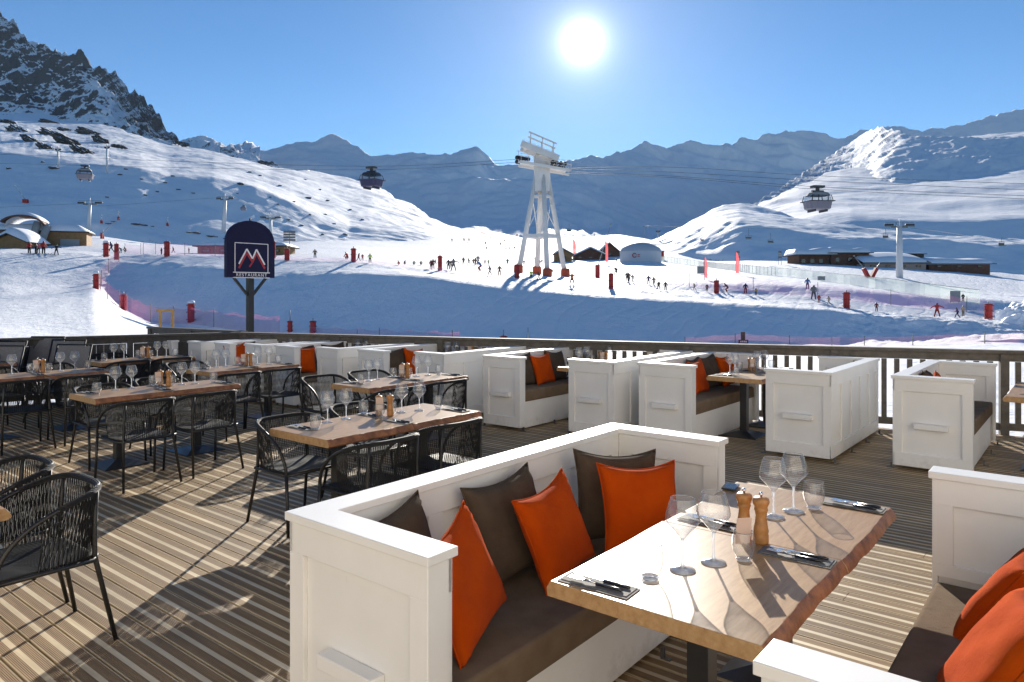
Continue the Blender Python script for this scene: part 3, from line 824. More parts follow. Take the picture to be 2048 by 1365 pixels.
bench('B5', 7.72, 9.85, 4.26, 0.68, 'R', 'white booth bench with brown seat and orange cushions left of the twin legged booth table')
bench('B4', 7.55, 9.7, 4.50, 0.66, 'L', 'white booth bench with a blank end, behind the foreground bench corner')
bench('B3', 7.30, 9.45, 6.36, 0.62, 'R', 'white booth bench with one orange cushion, right of the middle dining table')
bench('B2', 7.10, 9.25, 6.90, 0.56, 'L', 'white booth bench with long pale back behind the far end of the middle dining table')
bench('B1', 6.90, 9.05, 8.45, 0.56, 'R', 'white booth bench with brown cushions behind the middle table')
bench('B0', 6.75, 8.9, 8.74, 0.50, 'L', 'white booth bench with a bar handle, right of the orange cushion at left of centre')
bench('C', 6.58, 8.75, 10.08, 0.50, 'R', 'white booth bench with brown seat and upright orange cushion below the hanging board')
bench('D', 6.46, 8.6, 10.28, 0.48, 'L', 'white booth bench with plain back, left of the upright orange cushion')
bench('E', 6.32, 8.45, 11.44, 0.46, 'R', 'white booth bench with a half hidden orange cushion behind the pepper mill')
bench('Fb', 6.20, 8.35, 11.66, 0.44, 'L', 'second white booth bench from the left end of the back row')
bench('G', 6.06, 8.2, 12.86, 0.46, 'R', 'leftmost white booth bench of the back row, with a dark red cushion')

# ------------------------------------------------------------------ cushions
def pillow_mesh(name, mat, S=0.46, T=0.13, seed=0):
    n = 26
    mb = MB(); bm = mb.bm
    r = random.Random(seed)
    ph = [r.uniform(0, 6.28) for _ in range(6)]
    g = {}
    for side in (1, -1):
        for i in range(n + 1):
            for j in range(n + 1):
                a, b = 2 * i / n - 1, 2 * j / n - 1
                edge = max(abs(a), abs(b)) > 0.999
                if side == -1 and edge: g[(side, i, j)] = g[(1, i, j)]; continue
                # corners poke out, sides pull in
                k = 1 - 0.10 * (1 - a * a) * (b * b) ** 1.5
                k2 = 1 - 0.10 * (1 - b * b) * (a * a) ** 1.5
                x, z = a * k2 * S / 2, b * k * S / 2
                th = max(0.0, (1 - a ** 4) * (1 - b ** 4)) ** 0.55 * T / 2
                wr = 0.0014 * math.sin(9 * a + 5 * b + ph[0]) * (1 - a * a) + 0.0018 * math.sin(7 * b - 6 * a + ph[1]) * (1 - b * b)
                ra = math.hypot(abs(a) - 1, abs(b) - 1)
                wr += 0.007 * math.exp(-(ra / 0.42) ** 2) * math.sin(15 * math.atan2(1 - abs(b), 1 - abs(a) + 1e-3) + ph[2])
                y = side * (th + wr * (0 if edge else 1) * min(1, th / 0.02))
                # the top sags between the corners
                z -= 0.020 * max(0, b) * (1 - a * a)
                g[(side, i, j)] = bm.verts.new((x, y, z))
    for side in (1, -1):
        for i in range(n):
            for j in range(n):
                vs = [g[(side, i, j)], g[(side, i + 1, j)], g[(side, i + 1, j + 1)], g[(side, i, j + 1)]]
                if side == -1: vs.reverse()
                try: bm.faces.new(vs).smooth = True
                except ValueError: pass
    loop = [(0, j) for j in range(n)] + [(i, n) for i in range(n)] + [(n, n - j) for j in range(n)] + [(n - i, 0) for i in range(n + 1)]
    pp = MB(); pp.tube([g[(1, i, j)].co.copy() for i, j in loop], 0.0042, 5, caps=False)
    PIPES[name + str(seed)] = pp.mesh('piping', mat)
    me = mb.mesh(name, mat); me['pipe'] = name + str(seed)
    return me
PIPES = {}
PB = [pillow_mesh('cushion', M_TAUPE, 0.48, 0.15, s) for s in (1, 2)]
PO = [pillow_mesh('cushion', M_ORANGE, 0.45, 0.125, s) for s in (3, 4, 5)]
def cushion(me, u, v, z, yaw, lean, label, group, scale=1.0, roll=0.0):
    """yaw: degrees the cushion face is turned from facing -v; lean: tipped back"""
    o = bpy.data.objects.new('cushion', me); COL.objects.link(o)
    M = Matrix.Translation(UV(u, v, z)) @ Matrix.Rotation(RZ + R(yaw), 4, 'Z') @ Matrix.Rotation(R(-lean), 4, 'X') @ Matrix.Rotation(R(roll), 4, 'Y') @ Matrix.Scale(scale, 4)
    o.matrix_world = M
    q = bpy.data.objects.new('piping', PIPES[me['pipe']]); COL.objects.link(q); q.parent = o
    return set_props(o, label, 'cushion', group)
GC = 'cushions on the booth benches'
cushion(PB[0], 1.97, 2.185, 0.690, 4, 16, 'brown cushion at the near end of the foreground bench, mostly behind the arm', GC, roll=-6)
cushion(PB[1], 2.68, 2.175, 0.690, -3, 17, 'brown cushion in the middle of the foreground bench back', GC, roll=-4)
cushion(PB[0], 3.42, 2.02, 0.700, -38, 15, 'brown cushion turned into the far corner of the foreground bench', GC, roll=3)
cushion(PO[0], 2.06, 1.90, 0.685, 14, 20, 'orange cushion leaning by the near arm of the foreground bench', GC, roll=-12)
cushion(PO[1], 2.80, 1.99, 0.675, 2, 20, 'orange cushion in front of the middle brown one on the foreground bench', GC, roll=-8)
cushion(PO[2], 3.34, 1.83, 0.690, -34, 18, 'orange cushion in the far corner of the foreground bench', GC, roll=2)
cushion(PO[1], 3.47, 0.27, 0.620, 172, 34, 'bright orange cushion at the far end of the sunlit bench on the right edge', GC, roll=6)
cushion(PO[0], 2.80, 0.24, 0.620, 190, 36, 'large orange cushion nearest the camera at the bottom right corner', GC, roll=-14, scale=1.08)
def row_cushions(key, items):
    u0, u1, vb, D, face = BENCHES[key]
    for (col, du, label) in items:
        s = -1 if face == 'R' else 1
        off = 0.20 if col == 'b' else 0.31
        me = rnd.choice(PB) if col == 'b' else rnd.choice(PO)
        cushion(me, u0 + du, vb + s * off, 0.715, (0 if face == 'R' else 180) + rnd.uniform(-8, 8), 16, label, GC, scale=0.95, roll=rnd.uniform(-6, 6))
row_cushions('B5', [('b', 1.2, 'brown cushion behind the orange one left of the twin legged table'), ('o', 0.98, 'orange cushion at the near end, left of the twin legged table'), ('b', 1.6, 'dark brown cushion further along, left of the twin legged table'), ('o', 1.93, 'orange cushion at the far end, left of the twin legged table')])
row_cushions('B3', [('b', 0.60, 'brown cushion left of the orange one on the bench right of the middle dining table'), ('o', 0.92, 'single orange cushion on the bench right of the middle dining table'), ('b', 1.38, 'brown cushion past the orange one on the bench right of the middle dining table')])
row_cushions('B1', [('b', 0.40, 'brown cushion behind the wine glasses of the middle back table'), ('o', 0.85, 'orange cushion just right of the pepper mills of the middle back table'), ('b', 0.62, 'second brown cushion behind the pepper mills of the middle back table')])
row_cushions('C', [('o', 0.30, 'upright orange cushion on the bench below the hanging board'), ('b', 0.42, 'brown cushion behind the upright orange one below the hanging board'), ('b', 1.0, 'further brown cushion on the bench below the hanging board')])
row_cushions('E', [('o', 0.22, 'small bright orange cushion behind the pepper mill left of the hanging board post'), ('b', 0.42, 'brown cushion beside the small bright orange one left of the post')])
row_cushions('G', [('o', 0.22, 'dark red orange cushion on the leftmost booth bench'), ('b', 0.45, 'brown cushion on the leftmost booth bench')])
row_cushions('B7', [('b', 0.9, 'brown cushion peeping over the end of the rightmost back bench'), ('o', 0.75, 'orange cushion half hidden inside the rightmost back bench')])
row_cushions('B6', [('b', 1.75, 'brown cushion at the far end of the bench with the panelled back')])

# ------------------------------------------------------------------ tables
def slab(x0, x1, w, seed, th=0.058):
    r = random.Random(seed)
    ph = [r.uniform(0, 6.28) for _ in range(4)]
    mb = MB(); bm = mb.bm
    n = 26
    rings = []
    for i in range(n + 1):
        x = x0 + (x1 - x0) * i / n
        wob = 0.004 * math.sin(5.5 * x + ph[0]) + 0.002 * math.sin(17 * x + ph[1]) + 0.001 * math.sin(41 * x + ph[2])
        wob2 = 0.005 * math.sin(6.1 * x + ph[3]) + 0.002 * math.sin(15 * x + ph[2])
        lo = -w / 2 + wob; hi = w / 2 + wob2 * 0.6
        j = 0.003 * math.sin(23 * x + ph[1])
        rings.append([bm.verts.new(p) for p in ((x, hi, 0), (x, lo, 0), (x, lo - 0.016 + j, -th * 0.35), (x, lo - 0.026 + j, -th * 0.8), (x, lo - 0.012, -th), (x, hi + 0.012, -th), (x, hi + 0.02 - j, -th * 0.5))])
    for i in range(n):
        for k in range(7):
            k2 = (k + 1) % 7
            f = bm.faces.new((rings[i][k], rings[i][k2], rings[i + 1][k2], rings[i + 1][k]))
            f.material_index = 0 if k in (0, 4) else 1
            if k not in (0, 4): f.smooth = True
    bm.faces.new(rings[0]); bm.faces.new(rings[-1][::-1])
    return mb
M_PEDESTAL = M_STEELDARK
def make_table(Ln, w, label, loc, rz, group, seed, legs=0.44):
    t = thing('dining_table', label, 'table', loc, rz, group)
    g = 0.004
    for k, (a, b) in enumerate(((-Ln / 2, -g), (g, Ln / 2))):
        o = slab(a, b, w, seed + k).build('tabletop', [M_OAK, M_BARK], t, loc=(0, 0, 0.75 - 0.003 * k))
        bv = o.modifiers.new('bevel', 'BEVEL'); bv.width = 0.003; bv.segments = 2; bv.limit_method = 'ANGLE'; bv.angle_limit = R(50)
    for s in (-1, 1):
        x = s * legs
        p = MB().box((x, 0, 0.36), (0.085, 0.085, 0.66)).box((x, 0, 0.682), (0.30, 0.30, 0.012)).build('pedestal', M_PEDESTAL, t, bevel=0.003)
        b = MB(); B = 0.225
        lo = [(-B, -B), (B, -B), (B, B), (-B, B)]
        v0 = [b.bm.verts.new((x + px, py, 0.003)) for px, py in lo]
        v1 = [b.bm.verts.new((x + px, py, 0.012)) for px, py in lo]
        v2 = [b.bm.verts.new((x + px * 0.24, py * 0.24, 0.062)) for px, py in lo]
        for q0, q1 in ((v0, v1), (v1, v2)):
            for k in range(4): b.bm.faces.new((q0[k], q0[(k + 1) % 4], q1[(k + 1) % 4], q1[k]))
        b.bm.faces.new(v0[::-1]); b.bm.faces.new(v2)
        b.build('base_plate', M_BASE, p, bevel=0.003)
    return t

# ------------------------------------------------------------------ glasses and tableware: one of each, then copies
def lathe_mesh(name, profs, mats, seg=22):
    mb = MB()
    for k, pr in enumerate(profs):
        mb.mi = min(k, len(mats) - 1)
        mb.lathe(pr, seg)
    return mb.mesh(name, mats)
cone_prof = [(0.0055, 0.098), (0.012, 0.108), (0.030, 0.130), (0.0495, 0.150)]
bowl_prof = [(0.0495, 0.150), (0.0545, 0.159), (0.0555, 0.167), (0.0505, 0.192), (0.0415, 0.222), (0.0375, 0.232)]
stem_prof = [(0.0, 0.0005), (0.041, 0.001), (0.0415, 0.003), (0.020, 0.0065), (0.007, 0.013), (0.0042, 0.03), (0.0038, 0.075), (0.0062, 0.1), (0.0, 0.104)]
tumb_prof = [(0.0, 0.008), (0.020, 0.009), (0.027, 0.014), (0.037, 0.035), (0.0415, 0.058), (0.040, 0.08), (0.0355, 0.108)]
tumb_base = [(0.0, 0.0005), (0.024, 0.001), (0.0275, 0.006), (0.025, 0.0085), (0.0, 0.0075)]
ME_BOWL = lathe_mesh('bowl', [bowl_prof, cone_prof], [M_GLASS, M_GLASSC], 24)
rimb = MB(); rimb.tube([(0.0375 * math.cos(a), 0.0375 * math.sin(a), 0.232) for a in [2 * math.pi * k / 24 for k in range(25)]], 0.0012, 4, caps=False)
ME_RIM = rimb.mesh('rim', M_GLASSR)
trb = MB(); trb.tube([(0.0355 * math.cos(a), 0.0355 * math.sin(a), 0.108) for a in [2 * math.pi * k / 24 for k in range(25)]], 0.0013, 4, caps=False)
ME_TRIM = trb.mesh('rim', M_GLASSR)
ME_STEM = lathe_mesh('stem', [stem_prof], [M_GLASSB], 20)
ME_TUMB = lathe_mesh('tumbler', [tumb_prof], [M_GLASS], 22)
ME_TBASE = lathe_mesh('glass_base', [tumb_base], [M_GLASSB], 22)
mill_prof = [(0.0, 0.001), (0.030, 0.001), (0.031, 0.006), (0.031, 0.035), (0.0285, 0.042), (0.031, 0.049), (0.028, 0.07), (0.0235, 0.10), (0.0225, 0.118), (0.0255, 0.132), (0.0285, 0.14), (0.026, 0.146), (0.0265, 0.151), (0.0335, 0.166), (0.0345, 0.176), (0.032, 0.185), (0.024, 0.191), (0.0, 0.193)]
ME_MILL = lathe_mesh('pepper_mill', [mill_prof], [M_MILL], 24)
ME_KNOB = lathe_mesh('knob', [[(0.0, 0.192), (0.005, 0.193), (0.0045, 0.197), (0.0085, 0.200), (0.009, 0.206), (0.005, 0.211), (0.0, 0.212)]], [M_CHROME], 14)
def napkin_mesh():
    mb = MB()
    mb.box((0, 0, 0.0018), (0.105, 0.28, 0.0026)).box((0.006, 0.0, 0.0045), (0.088, 0.262, 0.0026))
    return mb.mesh('napkin', M_NAPKIN)
ME_NAP = napkin_mesh()
def knife_mesh():
    mb = MB()
    mb.mi = 0
    mb.tube([(0, -0.115, 0.0110), (0, -0.10, 0.0112), (0, -0.01, 0.0108)], [0.0045, 0.006, 0.0052], 8)
    mb.mi = 1
    mb.prism([(-0.006, -0.01), (0.006, -0.01), (0.009, 0.06), (0.008, 0.095), (0.001, 0.112), (-0.005, 0.10)], Matrix.Translation((0, 0, 0.0135)), 0.0014)
    return mb.mesh('knife', [M_HANDLE, M_CHROME])
def fork_mesh():
    mb = MB(); mb.mi = 0
    mb.tube([(0, -0.105, 0.0110), (0, -0.09, 0.0112), (0, 0.0, 0.0106)], [0.0045, 0.006, 0.005], 8)
    mb.mi = 1
    mb.tube([(0, 0.0, 0.014), (0, 0.045, 0.017)], [0.004, 0.003], 6)
    mb.prism([(-0.004, 0.045), (0.004, 0.045), (0.0115, 0.06), (0.0115, 0.072), (-0.0115, 0.072), (-0.0115, 0.06)], Matrix.Translation((0, 0, 0.0155)), 0.0018)
    for k in range(4):
        x = -0.0102 + 0.0068 * k
        mb.box((x, 0.089, 0.0165), (0.0028, 0.036, 0.0018))
    return mb.mesh('fork', [M_HANDLE, M_CHROME])
ME_KNIFE, ME_FORK = knife_mesh(), fork_mesh()
def card_mesh():
    mb = MB()
    pts = []
    mb.box((0, 0, 0.115), (0.062, 0.0012, 0.105), Euler((R(8), 0, 0)))
    return mb.mesh('card', M_CARD)
ME_CARD = card_mesh()

def mobj(name, me, label, cat, group, loc, rz=0.0):
    o = bpy.data.objects.new(name, me); COL.objects.link(o)
    o.location = loc; o.rotation_euler = (0, 0, rz)
    return set_props(o, label, cat, group)
def part(name, me, parent):
    o = bpy.data.objects.new(name, me); COL.objects.link(o); o.parent = parent
    return o
TZ = 0.7505
G_WINE, G_TUMB, G_MILL, G_NAP, G_FORK, G_KNIFE, G_CARD = 'stemmed wine glasses on the tables', 'clear tumblers on the tables', 'turned wooden mills on the tables', 'grey napkins laid at each place', 'forks laid on the napkins', 'knives laid on the napkins', 'menu cards standing in glasses'
def wine_glass(p, label, s=1.06):
    t = thing('wine_glass', label, 'wine glass', p, rnd.uniform(0, 6), G_WINE); t.scale = (s, s, s)
    part('bowl', ME_BOWL, t); part('rim', ME_RIM, t); part('stem', ME_STEM, t)
def tumbler(p, label, s=1.05):
    t = thing('tumbler', label, 'tumbler', p, 0, G_TUMB); t.scale = (s, s, s)
    part('glass_wall', ME_TUMB, t); part('rim', ME_TRIM, t); part('glass_base', ME_TBASE, t)
def mill(p, label, sc_=1.0):
    t = thing('pepper_mill', label, 'pepper mill', p, rnd.uniform(0, 6), G_MILL)
    t.scale = (sc_, sc_, sc_)
    part('mill_body', ME_MILL, t); part('knob', ME_KNOB, t)
def setting(p, rz, where, detail=True):
    mobj('napkin', ME_NAP, 'folded grey napkin ' + where, 'napkin', G_NAP, p, rz)
    c, s = math.cos(rz), math.sin(rz)
    mobj('knife', ME_KNIFE, 'knife on the napkin ' + where, 'knife', G_KNIFE, (p[0] + c * 0.022, p[1] + s * 0.022, p[2]), rz + rnd.uniform(-0.03, 0.03))
    mobj('fork', ME_FORK, 'fork on the napkin ' + where, 'fork', G_FORK, (p[0] - c * 0.016, p[1] - s * 0.016, p[2]), rz + rnd.uniform(-0.06, 0.06))
def card_glass(p, where, rz):
    tumbler(p, 'tumbler holding a menu card ' + where)
    mobj('menu_card', ME_CARD, 'pale menu card ' + where, 'menu card', G_CARD, p, rz)

G_T = 'oak dining tables on black pedestals'
def pix(px, py, z=TZ):
    p = P(px, py, F * (HC - z) / (py - YH)); p.z = z
    return p
# the table in the foreground, everything where the photo has it
tc_ = UV(3.02, 1.155)
make_table(1.77, 0.765, 'oak booth table in the foreground with waney reddish edge', tc_, RZ, G_T, 10)
for (x, y, w) in ((1365, 1141, 'left of the front pair on the foreground table'), (1427, 1126, 'right of the front pair on the foreground table'), (1547, 1034, 'left of the rear pair on the foreground table'), (1587, 1023, 'right of the rear pair on the foreground table')):
    wine_glass(pix(x, y), 'wine glass, ' + w, 1.17)
tumbler(pix(1300, 1158), 'clear tumbler by the front left napkin of the foreground table', 1.2)
tumbler(pix(1628, 1018), 'clear tumbler by the rear right napkin of the foreground table', 1.2)
mill(pix(1488, 1076), 'left of the two pepper mills on the foreground table')
mill(pix(1522, 1086), 'right of the two pepper mills on the foreground table')
card_glass(pix(1487, 1121), 'in front of the mills on the foreground table', R(10))
for (x, y, a, w) in ((1196, 1171, 3, 'at the front left corner of the foreground table'), (1420, 1046, -3, 'at the rear left corner of the foreground table'), (1592, 1115, 2, 'at the middle right edge of the foreground table'), (1708, 1013, 0, 'at the rear right corner of the foreground table')):
    setting(pix(x, y), RZ + R(a), w)
mobj('bill_tray', MB().box((0, 0, 0.006), (0.12, 0.07, 0.01)).mesh('bill_tray', M_HANDLE), 'small dark bill tray at the far end of the foreground table', 'tray', None, pix(1461, 976), RZ + R(10))

def laid_table(key, uc, vc, Ln, w, label, desc, seed, axis='u', layout='full', skip=()):
    rz = RZ if axis == 'u' else RZ + math.pi / 2
    make_table(Ln, w, label, UV(uc, vc), rz, G_T, seed, legs=Ln * 0.27)
    k = Ln / 1.65; r = random.Random(seed)
    def at(x, y):
        x += r.uniform(-0.02, 0.02); y += r.uniform(-0.02, 0.02)
        return UV(uc + x * k, vc + y * w / 0.72, TZ) if axis == 'u' else UV(uc - y * w / 0.72, vc + x * k, TZ)
    for (x, y, wd) in ((-0.40, 0.22, 'left of the near pair'), (-0.20, 0.22, 'right of the near pair'), (0.34, 0.12, 'left of the far pair'), (0.48, 0.06, 'right of the far pair')):
        wine_glass(at(x, y), 'wine glass, %s, %s' % (wd, desc))
    for (x, y, wd) in ((-0.64, 0.05, 'near end'), (0.04, 0.27, 'left of the mills'), (0.20, 0.10, 'right of the mills'), (0.64, 0.0, 'far end')):
        tumbler(at(x, y), 'clear tumbler %s, %s' % (wd, desc))
    mill(at(0.08, 0.13), 'left pepper mill, %s' % desc, 0.9)
    mill(at(0.135, 0.08), 'right pepper mill, %s' % desc, 0.9)
    card_glass(at(0.03, 0.06), 'beside the mills, %s' % desc, R(10))
    for (x, y, wd) in ((-0.68, 0.19, 'near left place, '), (-0.02, -0.20, 'near right place, '), (0.05, 0.20, 'far left place, '), (0.70, -0.16, 'far right place, ')):
        setting(at(x, y), rz + r.uniform(-0.08, 0.08), wd + desc)
laid_table('TB', 3.98, 4.57, 1.63, 0.70, 'oak dining table with reddish edge, just behind the foreground bench', 'table just behind the foreground bench', 20)
laid_table('TC', 5.92, 6.43, 1.58, 0.64, 'oak dining table in the middle, next to the white benches', 'middle table next to the white benches', 22)
laid_table('TD', 3.73, 7.91, 1.54, 0.62, 'oak dining table standing alone left of centre with four cord chairs', 'cord chair table left of centre', 24)
laid_table('TG', 5.55, 9.25, 1.36, 0.62, 'oak dining table in front of the upright orange cushion', 'table before the upright orange cushion', 26)
laid_table('TE', 3.38, 10.5, 1.66, 0.62, 'oak dining table cut by the left edge, in front of the stacked loungers', 'table cut by the left edge', 28)
laid_table('TF', 5.2, 11.6, 1.42, 0.58, 'oak dining table behind, left of the leftmost booth bench', 'table left of the leftmost bench', 30)
laid_table('TH', 3.02, 12.75, 1.5, 0.6, 'oak dining table at the left edge right before the stacked loungers', 'rear table at the left edge', 32)
laid_table('T56', 9.3, 3.42, 1.5, 0.66, 'booth table with twin black legs between two white benches at right', 'twin legged booth table', 34)
laid_table('T34', 9.0, 5.52, 1.5, 0.60, 'booth table with pale end showing beside a single orange cushion', 'booth table beside the single orange cushion', 36)
laid_table('T12', 8.6, 7.75, 1.5, 0.55, 'booth table mostly hidden behind the white benches right of centre', 'hidden booth table right of centre', 38)
laid_table('TCB', 8.2, 9.45, 1.5, 0.45, 'booth table hidden behind white benches below the hanging board', 'hidden booth table below the sign board', 40)
laid_table('TED', 7.9, 10.95, 1.5, 0.42, 'booth table hidden behind white benches left of the sign post', 'hidden booth table left of the sign post', 42)
make_table(1.5, 0.68, 'bare booth table cut by the right edge beside the rightmost bench', UV(9.50, 0.36), RZ, G_T, 44)
make_table(1.5, 0.68, 'table corner cut by the left edge beside the nearest cord chairs', UV(0.86, 4.85), RZ + math.pi / 2, G_T, 46)
mobj('napkin', ME_NAP, 'pale brown folded napkin on the table at the right edge', 'napkin', G_NAP, UV(9.1, 0.5, TZ), RZ + 1.2)

# ------------------------------------------------------------------ cord chairs
def bez(pts, n):
    """Catmull-Rom through pts"""
    pts = [Vector(p) for p in pts]; out = []
    for i in range(len(pts) - 1):
        p0, p1, p2, p3 = pts[max(i - 1, 0)], pts[i], pts[i + 1], pts[min(i + 2, len(pts) - 1)]
        for k in range(n):
            t = k / n
            out.append(0.5 * ((2 * p1) + (-p0 + p2) * t + (2 * p0 - 5 * p1 + 4 * p2 - p3) * t * t + (-p0 + 3 * p1 - 3 * p2 + p3) * t ** 3))
    out.append(pts[-1]); return out
def make_chair(label, group):
    t = thing('cord_chair', label, 'chair', (0, 0, 0), 0, group)
    half = [(0, -0.268, 0.790), (0.10, -0.265, 0.790), (0.19, -0.242, 0.788), (0.25, -0.185, 0.778), (0.276, -0.09, 0.752), (0.280, 0.03, 0.708), (0.279, 0.12, 0.655), (0.277, 0.19, 0.585), (0.272, 0.228, 0.50), (0.268, 0.235, 0.44)]
    hr = bez(half, 6)
    hl = [Vector((-p.x, p.y, p.z)) for p in hr[1:]]
    rail = hl[::-1] + hr
    MB().tube(rail, 0.0122, 8).build('arm_rail', M_CHFRAME, t)
    wrap = [p for p in rail if p.y < -0.02]
    MB().tube(wrap, 0.0162, 8).build('rope_wrap', M_ROPE, t)
    # cords between the rail and the seat edge, crossing in two directions
    seat_edge = bez([(0, -0.225, 0.445), (0.10, -0.225, 0.445), (0.19, -0.205, 0.445), (0.232, -0.15, 0.445), (0.245, -0.05, 0.445), (0.247, 0.05, 0.445)], 8)
    se = [Vector((-p.x, p.y, p.z)) for p in seat_edge[1:]][::-1] + seat_edge
    top = [p for p in rail if p.y < 0.06]
    def samp(arr, f):
        f = min(max(f, 0), 1) * (len(arr) - 1); i = min(int(f), len(arr) - 2); return arr[i].lerp(arr[i + 1], f - i)
    c = MB(); N = 58
    for k in range(N):
        a = (k + 0.5) / N
        for sh in (-0.030, 0.030):
            p0, p1 = samp(top, a), samp(se, a + sh)
            mid = (p0 + p1) / 2; mid.y -= 0.012 if abs(mid.x) < 0.2 else 0; mid.x *= 1.03
            c.tube([p0, mid, p1], 0.0025, 4, caps=False)
    c.build('cord_back', M_ROPE, t)
    # seat pad: woven, slightly dished
    s = MB(); n = 14
    def sx(i, j):
        a, b = 2 * i / n - 1, 2 * j / n - 1
        w = 0.243 - 0.012 * (b < -0.6) * (-b - 0.6) * 4
        x = a * w * (1 - 0.10 * max(0, -b) ** 3); y = 0.005 + b * 0.228
        z = 0.452 - 0.016 * (1 - a * a) * (1 - b * b)
        return x, y, z
    gt = [[s.bm.verts.new(sx(i, j)) for j in range(n + 1)] for i in range(n + 1)]
    gb = [[s.bm.verts.new((sx(i, j)[0], sx(i, j)[1], sx(i, j)[2] - 0.026)) for j in range(n + 1)] for i in range(n + 1)]
    for i in range(n):
        for j in range(n):
            s.bm.faces.new((gt[i][j], gt[i + 1][j], gt[i + 1][j + 1], gt[i][j + 1])).smooth = True
            s.bm.faces.new((gb[i][j], gb[i][j + 1], gb[i + 1][j + 1], gb[i + 1][j]))
    for i in range(n):
        for (a, b) in ((0, 0), (n, n)):
            s.bm.faces.new((gt[i][a], gt[i + 1][a], gb[i + 1][a], gb[i][a]))
            s.bm.faces.new((gt[a][i], gt[a][i + 1], gb[a][i + 1], gb[a][i]))
    s.build('seat', M_SEATROPE, t)
    fr = MB()
    ring = [(0.262, 0.232, 0.438), (0.262, -0.19, 0.438), (0.20, -0.232, 0.438), (-0.20, -0.232, 0.438), (-0.262, -0.19, 0.438), (-0.262, 0.232, 0.438), (0.262, 0.232, 0.438)]
    fr.tube(ring, 0.0115, 8); fr.build('seat_frame', M_CHFRAME, t)
    for sgn in (-1, 1):
        MB().tube([(sgn * 0.268, 0.235, 0.445), (sgn * 0.275, 0.268, 0.0)], [0.0135, 0.0115], 8).build('leg', M_CHFRAME, t)
        MB().tube([(sgn * 0.215, -0.225, 0.782), (sgn * 0.222, -0.212, 0.60), (sgn * 0.226, -0.212, 0.445), (sgn * 0.262, -0.300, 0.0)], [0.012, 0.0125, 0.0135, 0.0115], 8).build('leg', M_CHFRAME, t)
    return t
GCH = 'charcoal cord chairs at the dining tables'
FACE_PV, FACE_NV, FACE_NU = RZ, RZ + math.pi, RZ + math.pi / 2      # local +Y onto +v, -v, -u
chair0 = make_chair('', GCH); first = [True]
def chair(u, v, rz, label, j=0.05):
    rz += rnd.uniform(-j, j)
    if first[0]:
        first[0] = False
        chair0.location = UV(u, v); chair0.rotation_euler = (0, 0, rz); chair0['label'] = label
        return chair0
    return dup(chair0, UV(u, v), rz, label, GCH)
chair(1.34, 4.21, FACE_NU, 'charcoal cord chair in the left foreground, nearest of all', 0.0)
chair(1.36, 4.90, FACE_NU, 'charcoal cord chair cut by the left edge, just behind the nearest one', 0.0)
chair(3.38, 4.86, FACE_NV, 'cord chair with its back curling round a table corner, left of the foreground bench', 0.02)
chair(4.14, 4.95, FACE_NV, 'cord chair on the far side of the table behind the foreground bench, beyond the mills')
chair(3.35, 3.95, FACE_PV, 'cord chair with its back to the long rim of the foreground bench, nearer one', 0.02)
chair(4.12, 4.03, FACE_PV, 'cord chair with its back to the long rim of the foreground bench, further one', 0.02)
for u, v, f, l in ((5.25, 6.95, FACE_NV, 'cord chair behind the near end of the middle table'), (5.95, 6.98, FACE_NV, 'cord chair behind the mills of the middle table'), (5.22, 5.84, FACE_PV, 'cord chair before the near end of the middle table, back to the viewer'), (5.95, 5.86, FACE_PV, 'cord chair at the far right corner of the middle table'),
                   (3.12, 7.03, FACE_PV, 'cord chair before the near end of the table left of centre'), (3.77, 7.05, FACE_PV, 'cord chair before the far end of the table left of centre'), (3.28, 8.10, FACE_NV, 'cord chair behind the near end of the table left of centre'), (3.98, 8.3, FACE_NV, 'cord chair behind the far end of the table left of centre'),
                   (4.9, 8.4, FACE_PV, 'cord chair before the near end of the table in front of the upright orange cushion'), (5.5, 8.42, FACE_PV, 'cord chair right in front of the upright orange cushion'), (5.1, 9.9, FACE_NV, 'cord chair behind the table in front of the upright orange cushion'),
                   (2.95, 9.6, FACE_PV, 'cord chair before the table cut by the left edge, left one'), (3.58, 9.6, FACE_PV, 'cord chair before the table cut by the left edge, right one'), (3.1, 11.1, FACE_NV, 'cord chair behind the table cut by the left edge, left one'), (3.8, 11.1, FACE_NV, 'cord chair behind the table cut by the left edge, right one'),
                   (4.75, 11.05, FACE_PV, 'cord chair before the table left of the leftmost booth bench, left one'), (5.38, 11.05, FACE_PV, 'cord chair before the table left of the leftmost booth bench, right one'), (5.0, 12.2, FACE_NV, 'cord chair behind the table left of the leftmost booth bench'),
                   (3.1, 12.1, FACE_PV, 'cord chair before the rear table at the left edge')):
    chair(u, v, f, l)

